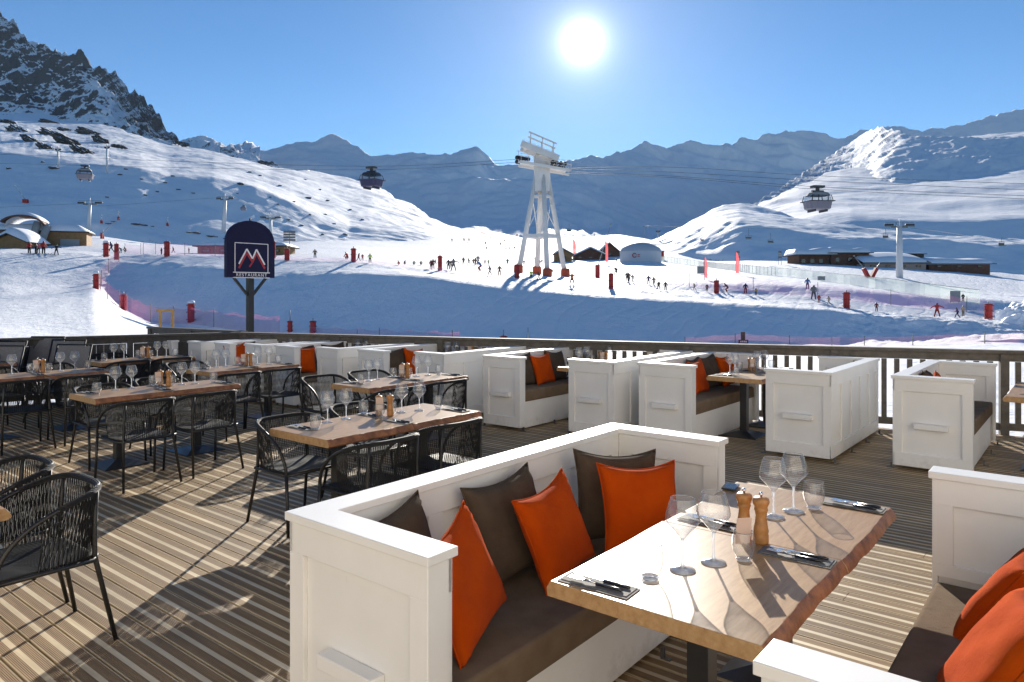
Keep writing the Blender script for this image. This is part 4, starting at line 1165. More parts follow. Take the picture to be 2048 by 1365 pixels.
# ------------------------------------------------------------------ stacked mesh loungers on the far left
M_MESHF = simple('grey_sling_fabric', (0.17, 0.17, 0.175), 0.8, var=0.15, vscale=40, bump=0.2, bscale=400)
M_MESHB = simple('dark_lounger_frame', (0.02, 0.021, 0.024), 0.5)
def make_lounge(label):
    t = thing('sling_chair', label, 'chair', (0, 0, 0), 0, 'grey sling chairs stacked at the left edge')
    b = MB()
    for s in (-1, 1):
        b.tube([(s * 0.27, 0.26, 0.42), (s * 0.27, -0.22, 0.36), (s * 0.27, -0.42, 0.98)], 0.013, 6)
    b.tube([(-0.27, -0.42, 0.98), (0.27, -0.42, 0.98)], 0.013, 6)
    b.build('frame', M_MESHB, t)
    MB().box((0, 0.02, 0.39), (0.5, 0.46, 0.006), Euler((R(7), 0, 0))).build('seat', M_MESHF, t)
    MB().box((0, -0.32, 0.67), (0.5, 0.006, 0.60), Euler((R(18), 0, 0))).build('backrest', M_MESHF, t)
    for s in (-1, 1):
        MB().tube([(s * 0.285, 0.26, 0.42), (s * 0.285, 0.24, 0.0)], 0.012, 6).build('leg', M_MESHB, t)
        MB().tube([(s * 0.285, -0.20, 0.37), (s * 0.285, -0.30, 0.0)], 0.012, 6).build('leg', M_MESHB, t)
        MB().box((s * 0.285, 0.02, 0.60), (0.045, 0.46, 0.022)).build('armrest', M_MESHB, t)
    return t
lg0 = None
for (x, y, rz, lift, lab) in ((-6.75, 10.75, 178, 0, 'grey sling chair beside the end post of the dark slatted railing'), (-7.62, 10.5, 178, 0, 'grey sling chair left of the one beside the end post'), (-8.45, 10.2, 176, 0, 'grey sling chair at the very left edge, front of the stack'),
                              (-7.05, 11.1, 178, 0.05, 'grey sling chair raised on the stack behind the one beside the end post'), (-7.85, 10.9, 178, 0.05, 'grey sling chair raised in the middle of the stack'), (-8.6, 10.6, 176, 0.05, 'grey sling chair raised at the left end of the stack'), (-7.45, 11.2, 178, 0.09, 'topmost grey sling chair of the stack')):
    if lg0 is None:
        lg0 = make_lounge(lab); lg0.location = (x, y, lift); lg0.rotation_euler = (0, 0, R(rz))
    else: dup(lg0, (x, y, lift), R(rz), lab)

# ------------------------------------------------------------------ hanging board on its post
M_NAVY = simple('navy_sign_paint', (0.006, 0.006, 0.040), 0.6, var=0.1, spec=0.25)
M_SIGNW = simple('sign_white', (0.75, 0.74, 0.78), 0.5)
M_SIGNR = simple('sign_red', (0.35, 0.02, 0.03), 0.5)
M_BLACK = simple('black_post_paint', (0.012, 0.012, 0.014), 0.5)
def sign():
    base = P(500, 560, 14.0); base.z = -0.5
    t = thing('restaurant_sign', 'navy round-topped restaurant board with a red and white M on a black post', 'sign', base, RZ)
    # local +Y faces away (towards +v); the painted side looks to -Y
    zb, zs, zt, hw = 2.06 + 0.5, 2.72 + 0.5, 3.16 + 0.5, 0.505
    poly = [(-hw, zb), (hw, zb)]
    for k in range(15):
        a = math.pi * k / 14
        poly.append((hw * math.cos(a), zs + (zt - zs) * math.sin(a) ** 0.9))
    M = Matrix.Translation((0, 0.06, 0)) @ Matrix.Rotation(R(90), 4, 'X')
    bd = MB().prism(poly, M, 0.12).build('board', M_NAVY, t, bevel=0.01)
    yf = -0.0625
    def line(mb, a, b, w):
        mb.bar((a[0], yf, a[1]), (b[0], yf, b[1]), w, 0.006, up=(0, 1, 0))
    fr = MB(); fw = 0.35; f0, f1 = 2.66, 3.22
    for a, b in (((-fw, f0), (-fw, f1)), ((fw, f0), (fw, f1)), ((-fw, f1), (fw, f1))): line(fr, a, b, 0.013)
    line(fr, (-fw - 0.04, f0), (fw + 0.04, f0), 0.016); line(fr, (-fw - 0.04, f0 - 0.10), (fw + 0.04, f0 - 0.10), 0.016)
    fr.build('frame_line', M_SIGNW, t)
    wm = MB(); pts = [(-0.27, 2.82), (-0.105, 3.11), (0.015, 2.93), (0.10, 3.11), (0.28, 2.82)]
    for a, b in zip(pts[:-1], pts[1:]): line(wm, a, b, 0.028)
    wm.build('white_zigzag', M_SIGNW, t)
    rm = MB(); pts = [(-0.27, 2.74), (-0.105, 3.04), (0.015, 2.86), (0.10, 3.04), (0.28, 2.74)]
    for a, b in zip(pts[:-1], pts[1:]): rm.bar((a[0], yf + 0.0012, a[1]), (b[0], yf + 0.0012, b[1]), 0.038, 0.006, up=(0, 1, 0))
    rm.bar((0.02, yf + 0.0012, 2.86), (-0.05, yf + 0.0012, 2.77), 0.03, 0.006, up=(0, 1, 0))
    rm.build('red_zigzag', M_SIGNR, t)
    cu = bpy.data.curves.new('lettering', 'FONT'); cu.body = 'RESTAURANT'; cu.size = 0.088; cu.align_x = 'CENTER'; cu.align_y = 'CENTER'; cu.extrude = 0.003; cu.space_character = 1.28
    tmp = bpy.data.objects.new('lettering', cu); COL.objects.link(tmp)
    me = bpy.data.meshes.new_from_object(tmp.evaluated_get(bpy.context.evaluated_depsgraph_get()))
    bpy.data.objects.remove(tmp)
    me.materials.clear(); me.materials.append(M_SIGNW)
    o = bpy.data.objects.new('lettering', me); COL.objects.link(o); o.parent = t
    o.location = (0, yf, f0 - 0.05); o.rotation_euler = (R(90), 0, 0)
    MB().box((0, 0, zb / 2), (0.11, 0.11, zb)).build('post', M_BLACK, t, bevel=0.005)
    for s in (-1, 1):
        MB().bar((s * 0.05, 0, zb - 0.34), (s * 0.34, 0, zb - 0.005), 0.045, 0.045).build('brace', M_BLACK, t)
    MB().lathe([(0.0, 0.06), (0.02, 0.04), (0.012, 0.0)], 10, (0, 0, zt)).build('finial', M_BLACK, t)
sign()

# ------------------------------------------------------------------ the restaurant front behind the viewer
M_FACADE = simple('sunlit_timber_cladding', (0.80, 0.74, 0.65), 0.7, var=0.15, vscale=3)
M_PANE = simple('window_glass', (0.05, 0.06, 0.07), 0.1, spec=0.8)
fb = thing('restaurant_building', 'timber clad restaurant front rising behind the terrace and the viewer', 'building', (2, -7.2, -0.5))
MB().box((0, -3, 4.6), (34, 6, 9.2)).build('wall', M_FACADE, fb)
MB().box((0, -2.6, 9.5), (36, 9, 0.35), Euler((R(6), 0, 0))).build('roof', M_FACADE, fb)
for k in range(8):
    w = MB().box((-14 + 4 * k, 0.02, 5.8), (1.6, 0.08, 1.5)).build('window', M_PAINT, fb)
    MB().box((-14 + 4 * k, 0.07, 5.8), (1.4, 0.03, 1.3)).build('pane', M_PANE, w)
# ------------------------------------------------------------------ people on the snow
def person_mesh(name, joints, edges, skis=False):
    """one skinned body; material 0 trousers and boots, 1 jacket, 2 helmet"""
    me = bpy.data.meshes.new('p'); me.from_pydata([j[0] for j in joints], edges, []); me.update()
    o = bpy.data.objects.new('p', me); COL.objects.link(o)
    sk = o.modifiers.new('skin', 'SKIN'); sk.use_smooth_shade = True
    for i, j in enumerate(joints):
        v = me.skin_vertices[0].data[i]
        v.radius = (j[1], j[1]) if not isinstance(j[1], tuple) else j[1]
        v.use_root = (i == 0)
    ss = o.modifiers.new('sub', 'SUBSURF'); ss.levels = 1; ss.render_levels = 1
    dg = bpy.context.evaluated_depsgraph_get(); dg.update()
    m2 = bpy.data.meshes.new_from_object(o.evaluated_get(dg)); m2.name = name
    bpy.data.objects.remove(o)
    return m2
def pose(hip, knees, feet, chest, neck, head, elbows, hands):
    J = [(hip, 0.125), (chest, 0.155), (neck, 0.07), (head, 0.105), (tuple(head[i] + (0, 0, 0.085)[i] for i in range(3)), 0.10)]
    E = [(0, 1), (1, 2), (2, 3), (3, 4)]
    for k in range(2):
        s = -1 if k == 0 else 1
        b = len(J)
        J += [((hip[0] + s * 0.09, hip[1], hip[2] - 0.10), 0.095), (knees[k], 0.068), ((feet[k][0], feet[k][1], 0.11), 0.062), ((feet[k][0], feet[k][1] + 0.10, 0.05), 0.055)]
        E += [(0, b), (b, b + 1), (b + 1, b + 2), (b + 2, b + 3)]
        b = len(J)
        J += [((chest[0] + s * 0.19, chest[1], chest[2] + 0.08), 0.078), (elbows[k], 0.058), (hands[k], 0.05)]
        E += [(1, b), (b, b + 1), (b + 1, b + 2)]
    return J, E
POSES = {
    'stand': pose((0, 0, 0.92), [(-0.11, 0.03, 0.50), (0.11, 0.03, 0.50)], [(-0.13, 0, 0), (0.13, 0, 0)], (0, 0, 1.28), (0, 0.01, 1.48), (0, 0.03, 1.60), [(-0.27, -0.03, 1.10), (0.27, -0.03, 1.10)], [(-0.27, 0.12, 0.92), (0.27, 0.12, 0.92)]),
    'walk': pose((0, 0, 0.90), [(-0.10, 0.18, 0.52), (0.10, -0.06, 0.48)], [(-0.11, 0.26, 0), (0.11, -0.30, 0)], (0, 0.06, 1.26), (0, 0.10, 1.45), (0, 0.13, 1.57), [(-0.25, -0.10, 1.08), (0.25, 0.16, 1.08)], [(-0.24, -0.14, 0.86), (0.24, 0.34, 0.98)]),
    'ski': pose((0, -0.12, 0.72), [(-0.14, 0.16, 0.46), (0.14, 0.16, 0.46)], [(-0.16, 0, 0), (0.16, 0, 0)], (0, 0.12, 1.02), (0, 0.26, 1.18), (0, 0.31, 1.29), [(-0.30, 0.20, 0.90), (0.30, 0.20, 0.90)], [(-0.30, 0.44, 0.86), (0.30, 0.44, 0.86)]),
    'arms': pose((0, 0, 0.90), [(-0.16, 0.03, 0.50), (0.16, 0.03, 0.50)], [(-0.24, 0, 0), (0.24, 0, 0)], (0, 0, 1.26), (0, 0.01, 1.46), (0, 0.03, 1.58), [(-0.42, 0.0, 1.24), (0.42, 0.0, 1.20)], [(-0.62, 0.06, 1.10), (0.64, 0.06, 1.02)]),
    'crouch': pose((0, -0.10, 0.45), [(-0.16, 0.20, 0.48), (0.16, 0.20, 0.48)], [(-0.14, 0.02, 0), (0.14, 0.02, 0)], (0, 0.06, 0.80), (0, 0.14, 0.98), (0, 0.18, 1.09), [(-0.28, 0.16, 0.62), (0.28, 0.16, 0.62)], [(-0.20, 0.36, 0.40), (0.20, 0.36, 0.40)]),
}
COLS = {'red': (0.42, 0.025, 0.02), 'maroon': (0.14, 0.025, 0.03), 'black': (0.015, 0.015, 0.018), 'grey': (0.16, 0.16, 0.17), 'navy': (0.02, 0.03, 0.11), 'brown': (0.13, 0.07, 0.045), 'green': (0.05, 0.15, 0.07), 'lime': (0.45, 0.60, 0.06), 'beige': (0.42, 0.34, 0.24), 'purple': (0.08, 0.04, 0.14), 'blue': (0.08, 0.16, 0.38), 'pink': (0.55, 0.16, 0.2), 'teal': (0.03, 0.14, 0.15), 'yellow': (0.38, 0.26, 0.05), 'white': (0.6, 0.6, 0.6), 'orange': (0.60, 0.12, 0.03)}
CM = {k: simple('%s_ski_jacket' % k, v, 0.75, var=0.2, vscale=6) for k, v in COLS.items()}
CT = {k: simple('%s_ski_trousers' % k, tuple(c * 0.55 for c in COLS[k]), 0.8) for k in COLS}
M_HELM = simple('dark_helmet', (0.03, 0.03, 0.035), 0.35)
M_SKI = simple('ski_top_sheet', (0.10, 0.10, 0.12), 0.3)
_pm = {}
def person_data(ps, jc, tc):
    key = (ps, jc, tc)
    if key in _pm: return _pm[key]
    if ps not in _pm: _pm[ps] = person_mesh('person', *POSES[ps])
    me = _pm[ps].copy(); me.name = 'person'
    me.materials.clear()
    for m in (CT[tc], CM[jc], M_HELM): me.materials.append(m)
    hipz, headz = POSES[ps][0][0][0][2], POSES[ps][0][2][0][2] + 0.02
    for p in me.polygons:
        z = p.center[2]; x = abs(p.center[0])
        p.material_index = 2 if z > headz and x < 0.14 else (1 if (z > hipz - 0.02 or x > 0.235) else 0)
    _pm[key] = me
    return me
skm = MB()
skm.box((0, 0.12, 0.012), (0.085, 1.55, 0.014)); skm.box((0, 0.93, 0.04), (0.08, 0.14, 0.012), Euler((R(25), 0, 0)))
ME_SKI = skm.mesh('ski', M_SKI)
G_P = 'skiers and walkers on the snow'
def person(px, py, h, jc, label, ps='stand', tc='black', face=None, skis=False):
    p = ground_at(px, py)
    me = person_data(ps, jc, tc)
    o = bpy.data.objects.new('person', me); COL.objects.link(o)
    zmax = max(v.co.z for v in me.vertices)
    s = h * p.y / F / zmax
    s = min(max(s, 0.55), 1.25)
    o.location = (p.x, p.y, p.z + 0.02); o.scale = (s * 1.28, s * 1.25, s)
    o.rotation_euler = (0, 0, R(face if face is not None else rnd.uniform(0, 360)))
    set_props(o, label, 'person', G_P)
    if skis:
        for k in (-1, 1):
            c = bpy.data.objects.new('ski', ME_SKI); COL.objects.link(c); c.parent = o; c.location = (0.14 * k, 0, 0)
    return o
for a in (
    (59, 508, 24, 'red', 'red jacketed skier, leftmost of the group before the timber hall', 'stand', 'black', 80, True), (72, 509, 23, 'black', 'skier in black with green trim before the timber hall', 'stand', 'black', 100, True), (77, 507, 20, 'pink', 'pink jacketed skier behind the one in black before the timber hall', 'stand', 'black', 60, True), (87, 509, 26, 'red', 'red jacketed skier standing right of the pair before the timber hall', 'stand', 'black', 250, True), (113, 511, 21, 'black', 'lone skier in black below the right end of the timber hall', 'arms', 'black', 180, True),
    (223, 505, 21, 'navy', 'navy jacketed person behind the red pad at the top of the pink net', 'walk', 'black', 120), (242, 508, 13, 'grey', 'small grey figure right of the pads at the top of the pink net', 'ski', 'white', 60), (251, 505, 11, 'maroon', 'crouching figure in maroon right of the pads above the pink net', 'crouch', 'black', 90),
    (323, 510, 14, 'black', 'dark figure left of the red pad above the shaded bowl', 'stand', 'black', 90), (347, 507, 13, 'black', 'dark figure right of the red pad above the shaded bowl', 'walk', 'black', 90), (378, 507, 11, 'red', 'red figure left of the low wooden hut', 'stand', 'red', 90),
    (630, 517, 18, 'brown', 'brown figure alone between the direction sign and the red pad', 'stand', 'black', 20), (694, 520, 15, 'red', 'red figure just left of the pad right of the hanging board', 'crouch', 'maroon', 70), (717, 523, 16, 'maroon', 'maroon figure just right of the pad right of the hanging board', 'walk', 'black', 260), (725, 522, 9, 'red', 'small red child between the maroon and the lime skier', 'stand', 'red', 0), (740, 527, 19, 'lime', 'lime yellow jacketed skier on the lip of the bank, left part', 'stand', 'maroon', 200),
    (798, 531, 9, 'red', 'red crouching figure on the lip, left of the green one', 'crouch', 'red', 90), (809, 530, 7, 'maroon', 'tiny maroon figure bending on the lip', 'crouch', 'maroon', 250), (828, 531, 7, 'green', 'tiny green figure on the lip', 'crouch', 'black', 0), (842, 531, 7, 'black', 'tiny black figure on the lip right of the green one', 'crouch', 'black', 0),
    (862, 540, 19, 'maroon', 'maroon figure left of the pad at left of centre, front one', 'stand', 'black', 160), (866, 539, 20, 'brown', 'brown figure beside the maroon one left of the pad', 'stand', 'black', 200), (871, 530, 11, 'maroon', 'smaller maroon figure touching the pad at left of centre', 'walk', 'maroon', 90),
    (897, 540, 20, 'black', 'black figure right of the pad at left of centre', 'stand', 'black', 180), (902, 537, 14, 'maroon', 'maroon child between two taller figures right of the pad', 'stand', 'maroon', 180), (907, 543, 25, 'grey', 'tall grey figure right of the pad at left of centre', 'arms', 'grey', 180),
    (927, 531, 16, 'maroon', 'maroon figure, leftmost of the row in the middle of the slope', 'stand', 'maroon', 30), (938, 531, 15, 'black', 'striding black figure in the middle row', 'walk', 'black', 90), (947, 532, 14, 'brown', 'brown figure in the middle row', 'stand', 'maroon', 10), (951, 531, 15, 'maroon', 'maroon figure close beside the brown one in the middle row', 'stand', 'black', 60), (956, 531, 19, 'grey', 'tall grey figure behind the middle row', 'stand', 'black', 0), (960, 543, 22, 'blue', 'leaning skier in blue and red below the middle row', 'ski', 'red', 70, True), (970, 531, 11, 'brown', 'brown figure at the right end of the middle row', 'stand', 'black', 0), (977, 531, 11, 'green', 'green figure at the right end of the middle row', 'walk', 'black', 0),
    (980, 552, 21, 'grey', 'grey figure walking on the lip left of the big pad', 'walk', 'grey', 100), (999, 553, 21, 'brown', 'reddish brown figure standing on the lip left of the big pad', 'stand', 'maroon', 170), (1015, 533, 15, 'teal', 'teal figure left of the white lift tower', 'stand', 'teal', 0),
    (904, 484, 6, 'black', 'tiny dark skier high on the sunny slope, left one', 'ski', 'black', 180), (928, 484, 7, 'red', 'tiny red skier high on the sunny slope, left of its twin', 'ski', 'red', 180), (938, 484, 7, 'orange', 'tiny orange skier high on the sunny slope', 'ski', 'red', 180), (964, 470, 6, 'red', 'tiny red skier near the top of the sunny slope', 'ski', 'red', 180), (968, 471, 6, 'maroon', 'tiny maroon skier near the top of the sunny slope', 'ski', 'maroon', 180), (971, 491, 7, 'navy', 'tiny navy skier in the middle of the sunny slope', 'ski', 'black', 180), (973, 501, 7, 'grey', 'tiny grey skier below the navy one on the sunny slope', 'ski', 'grey', 180), (982, 480, 6, 'brown', 'tiny brown skier on the upper sunny slope', 'ski', 'black', 180), (1001, 493, 8, 'beige', 'tiny beige skier on the sunny slope by the tower', 'ski', 'beige', 180), (1009, 486, 6, 'black', 'tiny black skier on the sunny slope by the tower', 'ski', 'black', 180), (1034, 475, 8, 'orange', 'tiny orange skier seen left of the tower legs', 'ski', 'red', 180),
    (1012, 500, 5, 'black', 'tiny black figure sitting left of the tower, first of three', 'crouch', 'black', 180), (1020, 500, 6, 'black', 'tiny black figure sitting left of the tower, middle of three', 'crouch', 'black', 160), (1029, 499, 6, 'black', 'tiny black figure sitting left of the tower, last of three', 'crouch', 'black', 200),
    (1048, 533, 12, 'black', 'dark figure between the left legs of the tower', 'stand', 'black', 0), (1071, 527, 13, 'navy', 'navy figure inside the tower legs, leftmost', 'stand', 'black', 0), (1075, 538, 15, 'navy', 'navy figure nearest inside the tower legs', 'walk', 'navy', 0), (1080, 532, 11, 'purple', 'purple figure inside the tower legs', 'stand', 'black', 0), (1084, 529, 10, 'black', 'black figure inside the tower legs, rightmost', 'stand', 'black', 0),
    (1062, 560, 18, 'lime', 'lime green jacketed skier on the lip under the tower', 'stand', 'black', 170), (1078, 562, 18, 'brown', 'brown figure walking on the lip under the tower', 'walk', 'brown', 90), (1104, 547, 8, 'brown', 'small brown figure by the right tower foot', 'crouch', 'brown', 0), (1144, 571, 24, 'orange', 'orange red skier with arms spread right of the tower', 'arms', 'black', 180, True),
    (1159, 519, 14, 'black', 'dark figure standing by the pink flag at the huts', 'stand', 'black', 0), (1165, 519, 12, 'maroon', 'maroon figure beside the dark one at the huts', 'stand', 'maroon', 0), (1233, 527, 9, 'green', 'green figure by the pale fence at the dome', 'stand', 'black', 0), (1232, 551, 16, 'black', 'black skier left of the three on the slope right of the pad', 'ski', 'black', 150, True),
    (1254, 564, 19, 'black', 'black figure, left of three right of the middle pad', 'stand', 'black', 200), (1258, 567, 21, 'brown', 'brown skier, middle of three right of the middle pad', 'walk', 'grey', 150, True), (1266, 566, 16, 'beige', 'beige figure, right of three right of the middle pad', 'walk', 'grey', 120), (1297, 570, 18, 'navy', 'navy figure, left of four in a line', 'stand', 'black', 160, True), (1308, 573, 18, 'brown', 'brown figure, second of four in a line', 'walk', 'grey', 140, True), (1317, 581, 18, 'brown', 'brown figure, third of four in a line', 'walk', 'brown', 200), (1331, 582, 18, 'maroon', 'maroon figure, last of four in a line', 'stand', 'black', 190),
    (1389, 581, 12, 'beige', 'beige child walking left of the red pad at right of centre', 'walk', 'beige', 90), (1414, 584, 12, 'maroon', 'maroon child beside the red pad at right of centre', 'stand', 'maroon', 0), (1454, 585, 18, 'maroon', 'leaning maroon skier right of the red pad', 'ski', 'red', 60), (1491, 588, 21, 'navy', 'navy jacketed figure in red trousers', 'stand', 'red', 180), (1512, 592, 15, 'yellow', 'yellow brown child following the navy jacketed figure', 'stand', 'brown', 180),
    (1615, 580, 23, 'blue', 'blue and white skier behind the tall grey one', 'stand', 'navy', 160), (1627, 600, 29, 'grey', 'tall grey figure with black top holding its arms up', 'walk', 'grey', 170), (1638, 607, 10, 'red', 'small red child by the tall grey figure', 'stand', 'red', 180), (1658, 609, 14, 'beige', 'beige child left of the pad at right', 'walk', 'beige', 90),
    (1753, 624, 18, 'maroon', 'maroon figure alone on the lip at right', 'stand', 'maroon', 180), (1874, 635, 28, 'red', 'instructor all in red with arms spread at right', 'arms', 'red', 175), (1915, 637, 21, 'purple', 'purple figure bending at right', 'walk', 'navy', 60), (1926, 634, 22, 'beige', 'beige figure behind the purple one at right', 'stand', 'beige', 200), (1926, 604, 12, 'black', 'dark figure by the grey panel of the pale fence', 'stand', 'black', 0)):
    person(*a)

# ------------------------------------------------------------------ red crash pads, snow guns
M_PAD = simple('red_crash_mat', (0.40, 0.018, 0.014), 0.6, var=0.2, vscale=3, bump=0.2, bscale=8)
M_PADO = simple('orange_crash_mat', (0.55, 0.09, 0.03), 0.6, var=0.2, vscale=3)
M_CAPS = simple('settled_snow', (0.84, 0.86, 0.9), 0.6, bump=0.6, bscale=12)
M_POLE = simple('galvanised_pole', (0.30, 0.31, 0.33), 0.5, metal=0.3)
G_PAD = 'red padded posts along the snow bank'
def pad(px, py, h, label, w=12, snow=False, tilt=0, pole=0, mat=None):
    p = ground_at(px, py); k = p.y / F
    hh, ww = h * k, w * k
    t = thing('padded_post', label, 'padded post', (p.x, p.y, p.z), 0, G_PAD)
    t.rotation_euler = (0, R(tilt), rnd.uniform(-0.3, 0.3))
    m = MB()
    ring = [(ww / 2 * math.cos(a), ww / 2 * 0.8 * math.sin(a)) for a in [2 * math.pi * i / 10 for i in range(10)]]
    m.prism(ring, Matrix.Translation((0, 0, -0.1)), hh + 0.1)
    m.build('mat_pad', mat or M_PAD, t, bevel=0.06)
    for fz in (0.12, 0.52, 0.9): MB().box((0, 0, hh * fz), (ww * 1.04, ww * 0.86, 0.08)).build('strap', M_MAROON, t)
    MB().tube([(0, 0, hh - 0.1), (0, 0, hh + 0.25 + pole * k)], 0.05, 6).build('pole', M_POLE, t)
    if snow: MB().lathe([(ww * 0.52, hh), (ww * 0.56, hh + 0.06), (ww * 0.42, hh + 0.26), (0, hh + 0.34)], 12).build('snow_cap', M_CAPS, t)
    return t
M_MAROON = simple('dark_red_strap', (0.22, 0.012, 0.012), 0.6)
for a in ((212, 514, 28, 'red padded post at the top left end of the pink net', 11, True), (233, 520, 32, 'tall red padded post right at the top of the pink net', 9), (334, 513, 30, 'red padded post above the shaded bowl, between two dark figures', 11), (546, 517, 34, 'red padded post peeping out right of the hanging board', 11), (574, 521, 23, 'red padded post under the grey direction sign', 10),
          (192, 578, 30, 'red padded post at the bend of the pink net, snow on top', 11, True), (247, 620, 31, 'red padded post in the lower curve of the pink net', 13), (382, 644, 37, 'large snow capped red padded post left of the hanging board post', 14, True), (580, 664, 22, 'red padded post with a brown pole right of the hanging board post', 10, False, 0, 16), (626, 665, 23, 'red padded post above the railing, right of the one with the brown pole', 12),
          (707, 524, 27, 'red padded post right of the hanging board on the lip', 10), (880, 542, 30, 'red padded post at left of centre among the walkers', 9), (1034, 557, 28, 'red padded post on the lip left under the white tower', 10), (1222, 578, 31, 'red padded post on the lip right of the white tower', 10), (1433, 587, 26, 'red padded post between the children at right of centre', 10), (1693, 616, 31, 'red padded post with straps at right, beside the beige child', 13), (1977, 638, 30, 'broad red padded post near the right edge', 15)):
    pad(*a)
pad(1007, 692, 20, 'red padded post with a dark head just behind the railing, below the tower', 13, False, 0, 6)
for (x, y, l) in ((150, 405, 'a'),): pass
G_GUN = 'red based snow lances'
def lance(px, py, h, tx, ty, label, base_w=10):
    p = surf_at(px, py); k = p.y / F
    t = thing('snow_lance', label, 'snow lance', (p.x, p.y, p.z), 0, G_GUN)
    b = MB().box((0, 0, h * k / 2 - 0.1), (base_w * k, base_w * k * 0.8, h * k + 0.2)); b.build('padded_base', M_PAD, t, bevel=0.08)
    top = Vector(((tx - px) * k, 0, (py - ty) * k))
    MB().tube([(0, 0, h * k * 0.8), top], [0.09, 0.035], 6).build('lance_tube', M_POLE, t)
    MB().tube([top - top.normalized() * 0.5, top + top.normalized() * 0.1], 0.08, 6).build('nozzle', M_POLE, t)
lance(1195, 556, 26, 1222, 448, 'tall snow lance rising from a red base right of the white tower', 9)
lance(51, 406, 7, 28, 370, 'leaning snow lance on the shaded slope at left', 9)
lance(203, 478, 12, 240, 436, 'snow lance leaning by the lift pylon at left', 4)
for (x, y, tx, lab) in ((203, 447, 203, 'far red pole behind the timber hall'), (237, 440, 237, 'thin red pole on the slope'), (335, 452, 335, 'thin red pole on the smooth hump'), (206, 478, 206, 'low red pole by the net')):
    lance(x, y, 6, tx, y - 16, lab + ' at left', 4)
def v_mat():
    p = ground_at(1740, 556); k = p.y / F
    t = thing('crash_mat_pair', 'pair of red mats leaning into a V on the snow before the right chalets', 'crash mat', p)
    for s in (-1, 1):
        MB().bar((s * 2.5 * k, 0, -0.1), (s * 13 * k, 0, 19 * k), 10 * k, 6 * k).build('mat_pad', M_PAD, t, bevel=0.08)
        MB().tube([(s * 10 * k, 0, 16 * k), (s * (32 if s < 0 else 20) * k, 0, (44 if s < 0 else 30) * k)], 0.07, 6).build('pole', M_POLE, t)
v_mat()

# ------------------------------------------------------------------ nets and fences
def net_mat(name, col, a, cell=None):
    m = bpy.data.materials.new(name); m.use_nodes = True; nt = m.node_tree; nt.nodes.clear()
    out = nt.nodes.new('ShaderNodeOutputMaterial'); mix = nt.nodes.new('ShaderNodeMixShader'); tr = nt.nodes.new('ShaderNodeBsdfTransparent')
    d = nt.nodes.new('ShaderNodeBsdfDiffuse'); d.inputs[0].default_value = (*col, 1)
    tl = nt.nodes.new('ShaderNodeBsdfTranslucent'); tl.inputs[0].default_value = (*col, 1)
    ad = nt.nodes.new('ShaderNodeMixShader'); ad.inputs[0].default_value = 0.5
    nt.links.new(d.outputs[0], ad.inputs[1]); nt.links.new(tl.outputs[0], ad.inputs[2])
    tc = nt.nodes.new('ShaderNodeTexCoord'); nz = node(nt, 'ShaderNodeTexNoise', i_Scale=0.6, i_Detail=4.0); nt.links.new(tc.outputs['Object'], nz.inputs[0])
    f = math_n(nt, 'MULTIPLY', math_n(nt, 'ADD', nz.outputs['Fac'], 0.5), a)
    nt.links.new(f, mix.inputs[0]); nt.links.new(tr.outputs[0], mix.inputs[1]); nt.links.new(ad.outputs[0], mix.inputs[2]); nt.links.new(mix.outputs[0], out.inputs[0])
    return m
M_NET = net_mat('magenta_netting', (0.55, 0.16, 0.28), 0.23)
M_NETP = net_mat('purple_netting', (0.40, 0.16, 0.36), 0.17)
M_NETO = net_mat('pink_netting', (0.80, 0.30, 0.36), 0.14)
M_FENCE = net_mat('pale_green_netting', (0.62, 0.72, 0.66), 0.48)
M_FPOST = simple('thin_fence_post', (0.20, 0.22, 0.18), 0.6)
def net(name, pts, h, label, mat, cat='safety net', group='safety nets on the snow', posts=0.0, sag=0.10, at=None, rail=False):
    w = []
    for i in range(len(pts) - 1):
        for k in range(8):
            t = k / 8
            w.append((pts[i][0] * (1 - t) + pts[i + 1][0] * t, pts[i][1] * (1 - t) + pts[i + 1][1] * t))
    w.append(pts[-1][:2])
    g = [(at(*q) if at else ground_at(*q)) for q in w]
    t = thing(name, label, cat, g[0], 0, group)
    o0 = g[0].copy()
    m = MB(); prev = None
    for i, p in enumerate(g):
        hh = h * (1 - sag * math.sin(math.pi * ((i % 4) / 4.0)) + sag * 0.3 * math.sin(i * 1.7))
        a = m.bm.verts.new(p - o0 + Vector((0, 0, -0.05))); b = m.bm.verts.new(p - o0 + Vector((0, 0.03 * math.sin(i), hh)))
        if prev: m.bm.faces.new((prev[0], a, b, prev[1]))
        prev = (a, b)
    m.build('netting', mat, t)
    if rail: MB().tube([p - o0 + Vector((0, 0, h)) for p in g], 0.03, 4).build('top_cord', M_FPOST, t)
    if posts:
        d = 0.0; pm = MB().tube([(0, 0, -0.2), (0, 0, h * 1.08)], 0.035, 5).mesh('post', M_FPOST); n = 0
        for a, b in zip(g[:-1], g[1:]):
            L_ = (b - a).length
            while d < L_ and n < 95:
                q = a.lerp(b, d / max(L_, 1e-6)); o = bpy.data.objects.new('post', pm); COL.objects.link(o); o.parent = t; o.location = q - o0; d += posts; n += 1
            d -= L_
    return t
net('safety_net', [(238, 524), (222, 540), (204, 566), (200, 582), (222, 606), (250, 622), (300, 645), (385, 649), (470, 660), (560, 668)], 1.75, 'pink safety net curving down the left side of the shaded bowl', M_NET, posts=6)
net('safety_net', [(250, 508), (330, 509), (420, 512), (470, 515)], 1.6, 'faint purple net along the lip left of the hanging board', M_NETP, posts=7)
net('safety_net', [(540, 519), (700, 524), (880, 543), (1000, 561)], 0.5, 'low dark cord line along the lip left of the tower', M_NETP)
